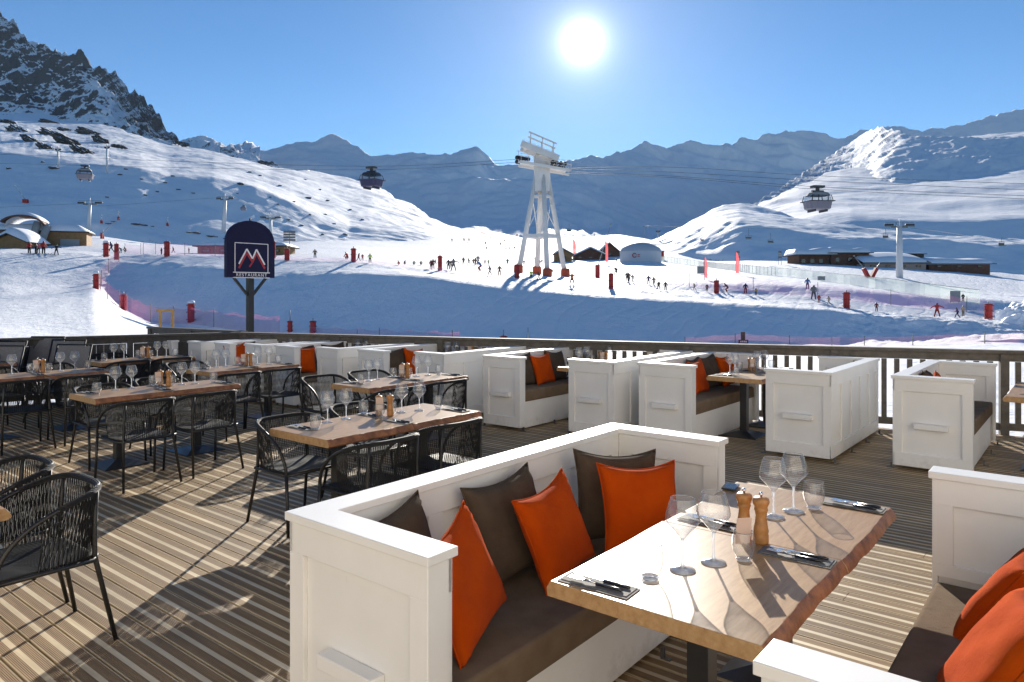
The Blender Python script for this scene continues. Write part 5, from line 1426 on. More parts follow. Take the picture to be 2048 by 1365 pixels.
net('safety_net', [(1290, 566), (1400, 575), (1500, 583), (1600, 592), (1700, 602), (1800, 613), (1900, 622), (1990, 629)], 1.7, 'wide purple net behind the lip at right', M_NETP, posts=8)
net('safety_net', [(620, 686), (720, 690), (820, 694), (920, 697)], 1.5, 'magenta net just behind the railing at left of centre', M_NET, posts=7)
net('safety_net', [(1370, 692), (1485, 684), (1600, 690), (1760, 692), (2048, 686), (2250, 684)], 0.75, 'pink net just behind the railing at right', M_NETO, posts=5)
net('slope_fence', [(1262, 513), (1300, 520), (1380, 530), (1450, 540), (1530, 550), (1600, 556), (1700, 570), (1800, 585), (1880, 597), (1960, 607)], 1.55, 'long pale green netting fence with thin posts running down the slope at right', M_FENCE, 'fence', None, posts=1.35, sag=0.04, rail=True)
M_PANEL = simple('grey_board_panel', (0.30, 0.30, 0.29), 0.7, var=0.15)
for (x, y, w, h, l) in ((1402, 549, 16, 15, 'small grey board leaning on the pale fence left of the pink flag'), (1909, 606, 20, 22, 'large grey board on the pale fence near the right edge'), (1642, 562, 15, 8, 'flat green grey board on the pale fence at right of centre')):
    p = ground_at(x, y); k = p.y / F
    o = MB().box((0, -0.15, h * k / 2 + 0.1), (w * k, 0.08, h * k)).box((-w * k * 0.4, 0, h * k / 2), (0.06, 0.06, h * k)).box((w * k * 0.4, 0, h * k / 2), (0.06, 0.06, h * k)).build('board', M_PANEL, loc=p)
    set_props(o, l, 'board', None)

# ------------------------------------------------------------------ flags and signs
M_FLAG = net_mat('pink_flag_cloth', (0.95, 0.16, 0.17), 0.95)
G_FL = 'pink feather flags on the slope'
def flag(px, py, h, label, w=6):
    p = ground_at(px, py); k = p.y / F
    t = thing('feather_flag', label, 'flag', p, 0, G_FL)
    MB().tube([(0, 0, -0.1), (0, 0, h * k)], 0.04, 6).build('pole', M_POLE, t)
    m = MB(); n = 10; pr = None
    for i in range(n + 1):
        z = h * k * (0.12 + 0.88 * i / n); ww = w * k * (1.0 if i < 8 else (0.9, 0.7, 0.3)[i - 8])
        a = m.bm.verts.new((0.03, 0, z)); b = m.bm.verts.new((ww, 0.12 * math.sin(i * 0.9), z - 0.1))
        if pr: m.bm.faces.new((pr[0], pr[1], b, a))
        pr = (a, b)
    m.build('cloth', M_FLAG, t)
flag(1146, 519, 40, 'pink feather flag by the huts right of the white tower'); flag(1211, 530, 48, 'pink feather flag beside the tall snow lance', 5); flag(1409, 561, 47, 'pink feather flag before the pale fence, left of two'); flag(1472, 552, 48, 'pink feather flag before the pale fence, right of two', 6)
M_SLAT = simple('grey_sign_plank', (0.16, 0.15, 0.14), 0.7, var=0.2)
def direction_sign(px, py, h, w, n, label, at=None):
    p = (at or ground_at)(px, py); k = p.y / F
    t = thing('direction_sign', label, 'sign', p, 0, 'grey direction signs')
    for s in ((0,) if n == 4 else (-1, 1)):
        MB().tube([(s * w * k * 0.42, 0.05, -0.2), (s * w * k * 0.42, 0.05, h * k)], 0.05, 6).build('post', M_SLAT, t)
    for i in range(n):
        MB().box((0, -0.03, h * k - (2.2 + 5.4 * i) * k), (w * k, 0.06, 4.0 * k)).build('plank', M_SLAT if i != 1 or n == 4 else M_PANEL, t)
direction_sign(579, 512, 50, 24, 4, 'grey direction sign with four planks above a red pad right of the hanging board')
direction_sign(1476, 530, 28, 7, 3, 'narrow grey piste sign left, above the pale fence'); direction_sign(1560, 530, 28, 7, 3, 'narrow grey piste sign right, above the pale fence')
def small_sign():
    p = ground_at(1486, 689); k = p.y / F
    t = thing('warning_sign', 'small dark red sign on a brown post behind the railing at right', 'sign', p)
    MB().box((0, 0, 10 * k), (8 * k, 0.1, 30 * k)).build('post', simple('brown_post', (0.10, 0.05, 0.035), 0.7), t)
    MB().box((0, -0.09, 5 * k), (19 * k, 0.06, 9 * k)).build('board', simple('dark_red_board', (0.16, 0.012, 0.02), 0.6), t)
    for i in range(4): MB().box(((-5 + 3.4 * i) * k, -0.123, 5.5 * k), (2.2 * k, 0.01, 3.2 * k)).build('letter_block', M_SIGNW, t)
small_sign()
def frame_stand():
    p = P(333, 668, 15.6); p.z = -0.55
    t = thing('wooden_stand', 'yellow wooden frame stand behind the corner of the railing at left', 'stand', p, R(-12))
    M_Y = simple('varnished_pine', (0.42, 0.24, 0.07), 0.5, var=0.2)
    for s in (-1, 1): MB().box((s * 0.15, 0, 0.98), (0.045, 0.045, 1.96)).build('post', M_Y, t)
    for z in (1.94, 1.50): MB().box((0, -0.035, z), (0.42, 0.03, 0.05)).build('crossbar', M_Y, t)
    MB().box((0, 0.03, 1.45), (0.34, 0.10, 0.03)).build('shelf', M_Y, t)
frame_stand()
M_WRAP = simple('weathered_white_cloth', (0.55, 0.55, 0.5), 0.8, var=0.2)
for (x, y, h, w, l) in ((715, 690, 26, 9, 'bundle of pale wrapped poles behind the railing, left of centre'), (1056, 693, 34, 7, 'single pale wrapped pole behind the railing, right of the red post')):
    p = ground_at(x, y); k = p.y / F
    t = thing('wrapped_pole', l, 'pole', p, 0, None)
    MB().lathe([(0.0, 0), (w * k * 0.45, 0.1), (w * k * 0.5, h * k * 0.35), (w * k * 0.35, h * k * 0.6), (w * k * 0.10, h * k * 0.78), (0, h * k)], 8).build('cloth_wrap', M_WRAP, t)
    MB().tube([(0, 0, -0.2), (0, 0, h * k * 1.1)], 0.03, 5).build('pole', M_POLE, t)

# ------------------------------------------------------------------ the white gondola tower
M_TOWER = simple('white_tower_steel', (0.74, 0.71, 0.67), 0.45, var=0.08, vscale=0.6)
M_SHEAVE = simple('black_sheave', (0.03, 0.03, 0.035), 0.5)
def tower():
    Yt = 118.0; k = Yt / F
    def z_at(py): return HC + (YH - py) * k
    base = ground_at(1081, 546); cx, cy = (1084 - 1024) * k, Yt
    t = thing('gondola_tower', 'tall white four-legged gondola tower in the centre of the valley', 'lift tower', (cx, cy, base.z))
    zb = base.z
    zj, zc, zt = z_at(352) - zb, z_at(330) - zb, z_at(312) - zb
    R0 = 3.95
    for i in range(4):
        a = R(10 + 90 * i)
        f = Vector((R0 * math.cos(a), R0 * math.sin(a), 0)); gz = ground_z(cx + f.x, cy + f.y) - zb
        f.z = gz - 0.3
        top = Vector((0.95 * math.cos(a), 0.95 * math.sin(a), zj))
        MB().tube([f, f.lerp(top, 0.5), top], [0.42, 0.39, 0.36], 12).build('leg', M_TOWER, t)
        MB().lathe([(0.70, -0.2), (0.76, 0.2), (0.72, 1.05), (0.6, 1.25), (0, 1.3)], 12, (f.x * 0.99, f.y * 0.99, gz)).build('padded_foot', M_PADO, t)
    rz_ = z_at(473) - zb
    ring = [Vector((R0 * math.cos(R(10 + 90 * i)), R0 * math.sin(R(10 + 90 * i)), 0)).lerp(Vector((0.95 * math.cos(R(10 + 90 * i)), 0.95 * math.sin(R(10 + 90 * i)), zj)), rz_ / zj) for i in range(5)]
    for a, b in zip(ring[:-1], ring[1:]): MB().bar(a, b, 0.35, 0.5).build('ring_beam', M_TOWER, t)
    MB().tube([(0, 0, rz_ + 0.3), (0, 0, zj)], 0.10, 6).build('ladder_pipe', M_TOWER, t)
    r2 = 0.78 * zj
    ring2 = [Vector((R0 * math.cos(R(10 + 90 * i)), R0 * math.sin(R(10 + 90 * i)), 0)).lerp(Vector((0.95 * math.cos(R(10 + 90 * i)), 0.95 * math.sin(R(10 + 90 * i)), zj)), 0.78) for i in range(5)]
    for a, b in zip(ring2[:-1], ring2[1:]): MB().bar(a, b, 0.22, 0.28).build('ring_beam', M_TOWER, t)
    for i in range(4): MB().bar(ring[i], ring2[i + 1], 0.10, 0.10).build('lattice_bar', M_TOWER, t)
    MB().lathe([(1.30, zj - 2.6), (1.32, zj), (1.34, zt), (0, zt + 0.02)], 16).build('head_column', M_TOWER, t)
    def q(px, py, dy=0.0): return Vector(((px - 1024) * k - cx, dy, z_at(py) - zb))
    for dy in (-1.9, 1.9):
        MB().bar(q(1042, 292, dy), q(1116, 322, dy), 0.75, 1.0).build('sloped_beam', M_TOWER, t, bevel=0.05)
        MB().bar(q(1057, 269, dy), q(1112, 293, dy), 0.16, 0.26).build('gantry_rail', M_TOWER, t)
        for (x, y0, y1) in ((1061, 272, 298), (1084, 281, 308), (1106, 291, 318)): MB().bar(q(x, y0, dy), q(x - 1, y1, dy), 0.16, 0.16).build('gantry_post', M_TOWER, t)
        MB().bar(q(1036, 328, dy), q(1140, 346, dy), 0.35, 0.32).build('sheave_beam', M_TOWER, t)
        for i in range(9):
            x = 1034 + 5.5 * i if i < 5 else 1104 + 8 * (i - 5)
            y = 320 + (x - 1034) * 0.13
            c = q(x, y, dy)
            MB().lathe([(0, -0.14), (0.34, -0.14), (0.34, 0.14), (0, 0.14)], 12, (0, 0, 0), True, Matrix.Translation(c) @ Matrix.Rotation(R(90), 4, 'X')).build('sheave', M_SHEAVE, t)
        for (x, y0, y1) in ((1037, 306, 330), (1126, 330, 348), (1140, 332, 348)): MB().bar(q(x, y0, dy), q(x, y1, dy), 0.10, 0.10).build('platform_post', M_TOWER, t)
        MB().bar(q(1034, 307, dy), q(1060, 309, dy), 0.08, 0.08).build('hand_rail', M_TOWER, t)
        MB().bar(q(1108, 328, dy), q(1142, 334, dy), 0.08, 0.08).build('hand_rail', M_TOWER, t)
    for (x, y) in ((1050, 296), (1075, 306), (1108, 319)): MB().bar(q(x, y, -2.4), q(x, y, 2.4), 0.5, 0.6).build('cross_beam', M_TOWER, t)
    for dy in (-2.3, 2.3):
        for (xa, ya, xb, yb) in ((1040, 318, 1140, 334), (1040, 312, 1140, 328), (1046, 285, 1110, 312)): MB().bar(q(xa, ya, dy), q(xb, yb, dy), 0.06, 0.06).build('hand_rail', M_TOWER, t)
        for i in range(8): MB().bar(q(1042 + 14 * i, 312 + 2.3 * i, dy), q(1042 + 14 * i, 329 + 2.3 * i, dy), 0.06, 0.06).build('rail_post', M_TOWER, t)
    MB().box(q(1086, 334), (7.6, 4.2, 0.12), Euler((0, R(10), 0))).build('platform', M_TOWER, t)
tower()

# ------------------------------------------------------------------ cables, cabins and chairs
M_CABLE = simple('steel_cable', (0.07, 0.075, 0.09), 0.6)
G_C = 'lift cables across the valley'
def cable(pts, rad, label):
    w = bez([P(*p) for p in pts], 8)
    o = MB().tube([p - w[0] for p in w], rad, 5).build('lift_cable', M_CABLE, loc=w[0])
    set_props(o, label, 'cable', G_C)
cable([(-300, 300, 240), (0, 309, 200), (380, 324, 162), (743, 333, 132), (1036, 319, 116)], 0.035, 'upper gondola cable left of the white tower')
cable([(-300, 316, 240), (0, 327, 200), (380, 336, 162), (743, 340, 132), (1036, 325, 120)], 0.035, 'lower gondola cable left of the white tower')
cable([(1138, 336, 116), (1348, 335, 108), (1635, 352, 102), (2048, 368, 92), (2400, 378, 84)], 0.03, 'upper gondola cable right of the white tower')
cable([(1138, 338, 120), (1348, 345, 110), (1635, 362, 104), (2048, 380, 94), (2400, 392, 86)], 0.03, 'second gondola cable right of the white tower')
cable([(1138, 344, 116), (1348, 353, 108), (1635, 374, 102), (2048, 392, 92), (2400, 402, 84)], 0.03, 'gondola cable carrying the right cabin')
cable([(1138, 347, 120), (1348, 356, 110), (1635, 379, 102), (2048, 398, 94), (2400, 410, 86)], 0.03, 'lowest gondola cable right of the white tower')
cable([(1290, 452, 300), (1400, 455, 250), (1600, 458, 200), (1785, 456, 166), (1836, 458, 166), (1950, 474, 140), (2048, 488, 120), (2200, 505, 105)], 0.03, 'chairlift cable over the right pylon')
cable([(-200, 425, 180), (160, 408, 215), (205, 412, 220), (435, 396, 232), (470, 396, 234), (560, 436, 260), (700, 462, 330), (800, 452, 420)], 0.035, 'chairlift cable over the left pylons')
M_CABW = simple('cabin_navy', (0.035, 0.033, 0.10), 0.35); M_CABG = simple('cabin_grey', (0.20, 0.19, 0.24), 0.4); M_CABGL = glass_mat('cabin_glass', (0.75, 0.8, 0.84), (0.3, 0.33, 0.36), 1.2)
M_CABF = simple('cabin_frame', (0.05, 0.05, 0.055), 0.5)
def cabin(px, pyc, Y, wpx, label, body, rz=0.0):
    """pyc: row of the cable; the cabin hangs below"""
    p = P(px, pyc, Y); k = Y / F; W = wpx * k; D_ = W * 0.85
    t = thing('gondola_cabin', label, 'gondola', p, rz, 'gondola cabins hanging from the cable')
    s = W / 3.4
    MB().box((0, 0, 0.0), (1.7 * s, 0.9 * s, 0.32 * s)).box((0.0, 0, -0.30 * s), (0.4 * s, 0.4 * s, 0.45 * s)).box((0, 0, -0.58 * s), (1.7 * s, 0.4 * s, 0.16 * s)).build('hanger', M_CABF, t, bevel=0.04)
    def prof(m, zs, ws):
        rings = []
        for z, w in zip(zs, ws):
            r = []
            for i in range(16):
                a = 2 * math.pi * i / 16
                cx_ = abs(math.cos(a)) ** 0.5 * math.copysign(1, math.cos(a)); cy_ = abs(math.sin(a)) ** 0.5 * math.copysign(1, math.sin(a))
                r.append(m.bm.verts.new((w / 2 * cx_, w / 2 * 0.85 * cy_, z)))
            rings.append(r)
        for a, b in zip(rings[:-1], rings[1:]):
            for i in range(16): m.bm.faces.new((a[i], a[(i + 1) % 16], b[(i + 1) % 16], b[i]))
        return rings
    m = MB(); rr = prof(m, [-3.15 * s, -3.0 * s, -2.05 * s], [W * 0.78, W * 0.90, W]); m.bm.faces.new(rr[0]); m.build('lower_body', body, t)
    m = MB(); prof(m, [-2.05 * s, -1.25 * s], [W * 0.985, W * 0.86]); m.build('glazing', M_CABGL, t)
    m = MB(); rr = prof(m, [-1.25 * s, -0.85 * s, -0.68 * s], [W * 0.88, W * 0.72, W * 0.4]); m.bm.faces.new(rr[-1][::-1]); m.build('roof', M_CABF if body is M_CABW else M_PANEL, t)
    for sx in (-1, 1):
        for sy in (-1, 1): MB().bar((sx * W * 0.45, sy * W * 0.37, -2.05 * s), (sx * W * 0.39, sy * W * 0.33, -1.2 * s), 0.10 * s, 0.10 * s).build('pillar', M_CABF, t)
        MB().box((sx * W * 0.20, -W * 0.425, -1.65 * s), (0.12 * s, 0.06 * s, 0.85 * s)).build('door_post', M_CABF, t)
        MB().box((sx * W * 0.25, 0, -3.3 * s), (0.10 * s, D_ * 0.7, 0.30 * s)).build('ski_rack', M_CABF, t)
    MB().box((0, 0, -2.03 * s), (W * 1.02, D_ * 1.0, 0.10 * s)).build('sill', M_CABF, t)
cabin(1635, 374, 102, 50, 'grey gondola cabin hanging in front of the sunlit hill at right', M_CABG, R(8))
cabin(743, 336, 130, 42, 'navy gondola cabin hanging left of the centre', M_CABW, R(-25))
cabin(170, 332, 186, 30, 'gondola cabin hanging before the rocky slope at left', M_CABG, R(20))
cabin(487, 411, 236, 11, 'small white gondola cabin behind the hanging board', M_CABG, R(10))
M_PYL = simple('pale_lift_pylon', (0.66, 0.66, 0.66), 0.5, var=0.06)
M_ARM = simple('grey_lift_crossarm', (0.13, 0.14, 0.13), 0.6)
def pylon(px, py_base, py_top, w, arm, label, Y=None, tilt=0.0):
    p = surf_at(px, py_base); k = p.y / F
    h = (py_base - py_top) * k
    t = thing('lift_pylon', label, 'lift pylon', p, 0, 'pale chairlift pylons')
    tx = tilt * k
    MB().tube([(0, 0, -0.8), (tx, 0, h)], [w * k * 0.55, w * k * 0.42], 12).build('mast', M_PYL, t)
    A = arm * k
    MB().box((tx, 0, h - 0.25), (A * 0.55, 0.35, 0.4)).build('crossarm', M_ARM, t)
    for s in (-1, 1):
        MB().box((tx + s * A * 0.36, 0, h - 0.05), (A * 0.30, 0.25, 0.28)).build('sheave_train', M_ARM, t)
        for i in range(5):
            MB().lathe([(0, -0.1), (0.25, -0.1), (0.25, 0.1), (0, 0.1)], 8, (0, 0, 0), True, Matrix.Translation((tx + s * A * (0.24 + 0.06 * i), 0, h + 0.2)) @ Matrix.Rotation(R(90), 4, 'X')).build('sheave', M_SHEAVE, t)
        MB().bar((tx + s * A * 0.12, 0, h - 0.3), (tx + s * A * 0.12, 0, h + 0.8), 0.12, 0.12).build('lifting_post', M_ARM, t)
    MB().bar((tx - A * 0.48, 0, h + 0.75), (tx + A * 0.48, 0, h + 0.75), 0.07, 0.07).build('walk_rail', M_ARM, t)
    MB().tube([(tx, 0, h), (tx, 0, h + 1.6)], 0.10, 6).build('mast_tip', M_PYL, t)
pylon(1799, 556, 452, 12, 58, 'pale lift pylon standing before the right chalets')
pylon(176, 464, 407, 7, 48, 'pale lift pylon behind the timber hall at left', tilt=4)
pylon(447, 464, 398, 8, 34, 'pale lift pylon left of the hanging board', tilt=3)
pylon(541, 492, 436, 7, 40, 'pale lift pylon right behind the hanging board')
pylon(214, 346, 296, 4, 10, 'thin distant pylon high on the left slope'); pylon(116, 334, 300, 4, 12, 'thin distant pylon above the boulders at far left')
for (x, y, h, l) in ((1290, 474, 20, 'left'), (1316, 480, 16, 'right')): pylon(x, y, y - h, 2.2, 7, 'tiny distant pylon above the dome, %s of two' % l)
M_CHAIRL = simple('lift_chair_frame', (0.16, 0.17, 0.19), 0.5)
def lift_chair(px, py, Y, w, label):
    p = P(px, py, Y); k = Y / F; W = w * k
    t = thing('lift_chair', label, 'lift chair', p, R(15), 'chairlift chairs on the cable')
    H = W * 1.5
    MB().tube([(0, 0, 0), (0.05 * W, 0, -H * 0.5), (-0.02 * W, 0, -H * 0.75)], 0.05, 6).build('hanger', M_CHAIRL, t)
    MB().tube([(-W / 2, 0, -H * 1.05), (-W / 2, 0, -H * 0.72), (W / 2, 0, -H * 0.72), (W / 2, 0, -H * 1.05)], 0.05, 6).build('side_frame', M_CHAIRL, t)
    MB().box((0, -0.25, -H * 1.12), (W, 0.5, 0.12)).build('seat', M_ARM, t)
    MB().box((0, 0.05, -H * 0.97), (W, 0.08, 0.5)).build('backrest', M_ARM, t)
for a in ((1771, 456, 168, 12, 'empty lift chair just left of the right pylon'), (1497, 457, 225, 13, 'empty lift chair over the shaded knoll'), (1541, 466, 210, 12, 'occupied looking lift chair over the rocks of the knoll'), (2003, 470, 130, 13, 'lift chair near the right edge'), (1404, 470, 250, 7, 'lift chair over the left flank of the knoll'), (740, 462, 300, 10, 'lift chair left of the sunny slope'), (812, 455, 360, 10, 'lift chair over the foot of the left hill'), (858, 456, 380, 8, 'lift chair furthest right over the foot of the left hill'), (690, 448, 300, 8, 'lift chair over the sunny left shoulder'), (1138, 448, 250, 9, 'lift chair seen just right of the tower legs'), (384, 330, 420, 7, 'tiny lift chair over the shaded left slope')):
    lift_chair(*a)

# ------------------------------------------------------------------ chalets, huts and the dome
M_LARCH = simple('larch_cladding', (0.27, 0.145, 0.055), 0.7, var=0.25, vscale=1.5)
M_DARKW = simple('dark_timber', (0.12, 0.05, 0.028), 0.75, var=0.35, vscale=1.2)
M_ROOFD = simple('dark_roof_edge', (0.05, 0.045, 0.04), 0.7)
M_RENDER = simple('pale_render_wall', (0.42, 0.30, 0.25), 0.8, var=0.1)
M_CONC = simple('pale_concrete', (0.36, 0.35, 0.33), 0.7, var=0.15, vscale=1.0)
M_WIN = simple('dark_window', (0.02, 0.022, 0.03), 0.15, spec=0.8)
def soft_slab(mb, x0, x1, y0, y1, z, th, seed=0):
    """a cushion of snow lying on a roof"""
    n, m_ = 14, 6; r = random.Random(seed); ph = r.uniform(0, 6)
    g = []
    for i in range(n + 1):
        row = []
        for j in range(m_ + 1):
            a, b = 2 * i / n - 1, 2 * j / m_ - 1
            e = (1 - abs(a) ** 8) * (1 - abs(b) ** 6)
            zz = z(a, b) + th * (max(e, 0) ** 0.5) * (0.85 + 0.15 * math.sin(4 * a + ph))
            row.append(mb.bm.verts.new(((x0 + x1) / 2 + a * (x1 - x0) / 2, (y0 + y1) / 2 + b * (y1 - y0) / 2, zz)))
        g.append(row)
    bot = [[mb.bm.verts.new((v.co.x, v.co.y, z(2 * i / n - 1, 2 * j / m_ - 1) - 0.02)) for j, v in enumerate(row)] for i, row in enumerate(g)]
    for i in range(n):
        for j in range(m_):
            mb.bm.faces.new((g[i][j], g[i + 1][j], g[i + 1][j + 1], g[i][j + 1])).smooth = True
            mb.bm.faces.new((bot[i][j], bot[i][j + 1], bot[i + 1][j + 1], bot[i + 1][j]))
    for i in range(n):
        mb.bm.faces.new((g[i][0], bot[i][0], bot[i + 1][0], g[i + 1][0])); mb.bm.faces.new((g[i][m_], g[i + 1][m_], bot[i + 1][m_], bot[i][m_]))
    for j in range(m_):
        mb.bm.faces.new((g[0][j], g[0][j + 1], bot[0][j + 1], bot[0][j])); mb.bm.faces.new((g[n][j], bot[n][j], bot[n][j + 1], g[n][j + 1]))
def chalet(name, x0, x1, y_base, y_eave, y_top, depth, label, wall, Y=None, gable=False, windows=0, snow=0.7, oh=0.8, rz=0.0, dark=None, slope=0.0, mono=False):
    """x0..x1, rows: the front of the building as seen; depth in metres"""
    b = ground_at((x0 + x1) / 2, y_base) if Y is None else P((x0 + x1) / 2, y_base, Y)
    k = b.y / F; W = (x1 - x0) * k; he = (y_base - y_eave) * k; ht = (y_base - y_top) * k
    t = thing(name, label, 'building', b, rz)
    z0 = -4.0
    if gable:
        poly = [(-W / 2, z0), (W / 2, z0), (W / 2, he), (0, ht), (-W / 2, he)]
        MB().prism(poly, Matrix.Translation((0, depth, 0)) @ Matrix.Rotation(R(90), 4, 'X'), depth).build('wall', wall, t)
        zf = lambda a, c: ht - abs(a) * (ht - he) * (W / 2 + oh) / (W / 2) + 0.12
        rf = MB()
        for s in (-1, 1): rf.bar((0, depth / 2, ht + 0.03), (s * (W / 2 + oh), depth / 2, he - oh * (ht - he) / (W / 2) + 0.03), 0.16, depth + 2 * oh, up=(0, 1, 0))
        r = rf.build('roof', M_ROOFD, t)
    else:
        MB().box((0, depth / 2, (he + z0) / 2), (W, depth, he - z0)).build('wall', wall, t)
        zf = lambda a, c: he + 0.22 + slope * (c + 1) * depth / 2
        r = MB().bar((0, -oh, he + 0.11), (0, depth + oh, he + 0.11 + slope * (depth + 2 * oh)), W + 2 * oh, 0.20, up=(0, 0, 1)).build('roof', M_ROOFD, t)
    sn = MB(); soft_slab(sn, -W / 2 - oh, W / 2 + oh, -oh, depth + oh, zf, snow, int(x0))
    sn.build('snow_cover', M_CAPS, r)
    for i in range(windows):
        x = -W / 2 + W * (i + 0.5) / windows
        w = MB().box((x, -0.03, he * 0.48), (min(1.4, W / windows * 0.55), 0.10, he * 0.42)).build('window', dark or M_DARKW, t)
        MB().box((x, -0.07, he * 0.48), (min(1.1, W / windows * 0.42), 0.06, he * 0.32)).build('pane', M_WIN, w)
    return t, k, W, he
hall, hk, hW, hhe = chalet('timber_hall', -150, 152, 502, 462, 445, 5, 'long timber clad hall with a snow roof at the left edge', M_LARCH, Y=128, windows=0, snow=1.5, oh=0.5, rz=R(20))
for s, x in ((0, 62), (1, 79)):
    dx = (x - 1) * hk
    MB().tube([(dx - 0.5, -1.6, -1.2), (dx - 0.2, -1.4, hhe * 0.6), (dx + 0.4, -0.6, hhe + 1.6 - s * 0.6)], 0.62, 12).build('column', M_CONC, hall)
ar = MB(); 
for i in range(12):
    a0, a1 = R(20 + 11 * i), R(20 + 11 * (i + 1))
    ar.bar(((38 + 2) * hk + 3.6 * math.cos(a0), 1.0, hhe + 0.4 + 2.3 * math.sin(a0)), ((38 + 2) * hk + 3.6 * math.cos(a1), 1.0, hhe + 0.4 + 2.3 * math.sin(a1)), 0.3, 5.0, up=(0, 1, 0))
ar.build('arched_roof', M_DARKW, hall)
sn = MB(); soft_slab(sn, 8 * hk, 76 * hk, -1.0, 6, lambda a, b: hhe + 0.6 + 2.0 * math.sqrt(max(0, 1 - a * a)), 0.9, 3); sn.build('snow_cover', M_CAPS, hall)
MB().box(((122 - 1) * hk, -0.06, 1.2), (3.0, 0.1, 2.2)).build('lattice_panel', M_PANEL, hall)
chalet('timber_hut', -14, 50, 502, 482, 468, 5, 'small gabled timber hut under a thick snow cap before the timber hall', M_LARCH, Y=120, gable=True, snow=1.1, oh=0.7)
chalet('snack_hut', 395, 568, 509, 494, 484, 6, 'low wooden hut with snow roof half hidden behind the hanging board', M_LARCH, windows=5, snow=0.9, oh=0.6)
chalet('log_hut', 1110, 1144, 524, 508, 499, 7, 'small gabled log hut right behind the white tower', M_LARCH, gable=True, windows=1, snow=0.6, oh=0.6)
chalet('dark_hut', 1150, 1212, 520, 511, 497, 8, 'low dark hut under a wide snow roof beside the log hut', M_DARKW, gable=True, windows=3, snow=0.7, oh=0.8)
chalet('gabled_hut', 1198, 1240, 514, 504, 487, 9, 'dark timber hut with a steep snowy gable left of the dome', M_DARKW, gable=True, windows=1, snow=0.6, oh=0.8)
def dome():
    b = ground_at(1281, 524); k = b.y / F; W = 82 * k; he = 20 * k; ht = 40 * k
    t = thing('dome_tent', 'pale round dome tent with a small red ring emblem', 'tent', b)
    M_T = simple('pale_tent_fabric', (0.50, 0.53, 0.57), 0.6, var=0.05)
    MB().lathe([(W / 2, -0.8), (W / 2, he)], 28).build('wall', M_T, t)
    MB().lathe([(W / 2 * 1.02, he), (W / 2 * 0.92, he + (ht - he) * 0.35), (W / 2 * 0.6, he + (ht - he) * 0.74), (W / 2 * 0.25, he + (ht - he) * 0.96), (0, ht)], 28).build('roof', M_T, t)
    pts = [(-2.6 + 0.55 * math.cos(a), -math.sqrt((W / 2) ** 2 - 2.6 ** 2) - 0.08, he * 0.55 + 0.55 * math.sin(a)) for a in [2 * math.pi * i / 16 for i in range(17)]]
    MB().tube(pts, 0.13, 6).build('ring_emblem', M_PAD, t)
    for i in range(2): MB().box((-1.5 + 0.0 * i, -math.sqrt((W / 2) ** 2 - 1.5 ** 2) - 0.06, he * 0.62 - 0.45 * i), (0.7, 0.05, 0.2)).build('emblem_bar', M_PAD, t)
dome()
chalet('ticket_booth', 1319, 1328, 519, 504, 500, 2, 'tiny red booth at the right side of the dome', M_PAD, snow=0.2, oh=0.1)
chalet('chalet', 1598, 1668, 533, 511, 505, 9, 'dark timber chalet with a thick snow roof, left end of the right group', M_DARKW, Y=214, windows=4, snow=2.2, oh=1.4)
chalet('chalet', 1662, 1738, 532, 507, 499, 9, 'brown timber chalet second from the left in the right group', M_DARKW, Y=213, windows=3, snow=1.8, oh=1.0)
chalet('chalet', 1730, 1852, 538, 527, 506, 10, 'pale walled chalet with a long sloping snow roof behind the pylon', M_RENDER, Y=208, windows=4, snow=1.2, oh=1.0, slope=0.28)
chalet('chalet', 1752, 1848, 531, 509, 503, 6, 'dark upper storey of the chalet behind the pylon', M_ROOFD, Y=218, windows=0, snow=0.6, oh=0.6)
chalet('chalet', 1858, 1980, 536, 529, 522, 8, 'low dark annex with snow roof at the right end of the chalet group', M_DARKW, Y=211, windows=3, snow=1.4, oh=1.2, slope=0.12)

# ------------------------------------------------------------------ boulders on the left slope
M_BOULD = simple('grey_boulder', (0.10, 0.095, 0.09), 0.8, var=0.4, vscale=3, bump=0.6, bscale=4)
def boulder_mesh(seed):
    mb = MB(); r = random.Random(seed)
    bmesh.ops.create_icosphere(mb.bm, subdivisions=3, radius=0.5)
    off = r.uniform(0, 50)
    for v in mb.bm.verts:
        n = fbm(np.array([v.co.x * 2.2 + off]), np.array([v.co.y * 2.2 + v.co.z * 3 + off]), 3, seed)[0]
        v.co *= 1 + 0.9 * n
        v.co.z *= 0.6
    for f in mb.bm.faces:
        f.material_index = 1 if f.normal.z > 0.55 else 0
    return mb.mesh('boulder', [M_BOULD, M_CAPS], smooth=False)
BM = [boulder_mesh(s) for s in range(5)]
bl = [(108, 338, 20), (18, 338, 10), (240, 350, 10), (252, 339, 9), (346, 353, 8), (330, 366, 9), (357, 380, 9), (283, 359, 8), (314, 384, 9), (480, 369, 14), (475, 388, 6), (386, 387, 8), (556, 409, 8), (214, 395, 9), (290, 391, 8), (616, 397, 14), (655, 402, 8), (690, 470, 12), (645, 470, 9), (85, 325, 8), (560, 372, 8), (588, 404, 7), (700, 420, 7), (520, 352, 8), (500, 345, 8), (610, 360, 7), (640, 380, 6), (725, 440, 8), (575, 440, 10), (602, 452, 9), (540, 395, 7), (650, 430, 9), (620, 430, 7), (668, 448, 7)]
for i, (x, y, w) in enumerate(bl):
    p = surf_at(x, y); s = 0.8 * w * p.y / F
    o = bpy.data.objects.new('boulder', BM[i % 5]); COL.objects.link(o)
    o.location = (p.x, p.y, p.z + 0.05 * s); o.scale = (s * 1.3, s, s * rnd.uniform(0.7, 1.1)); o.rotation_euler = (0, 0, rnd.uniform(0, 6))
    set_props(o, 'snow dusted grey boulder poking out of the left hillside', 'boulder', 'boulders scattered over the left hillside')
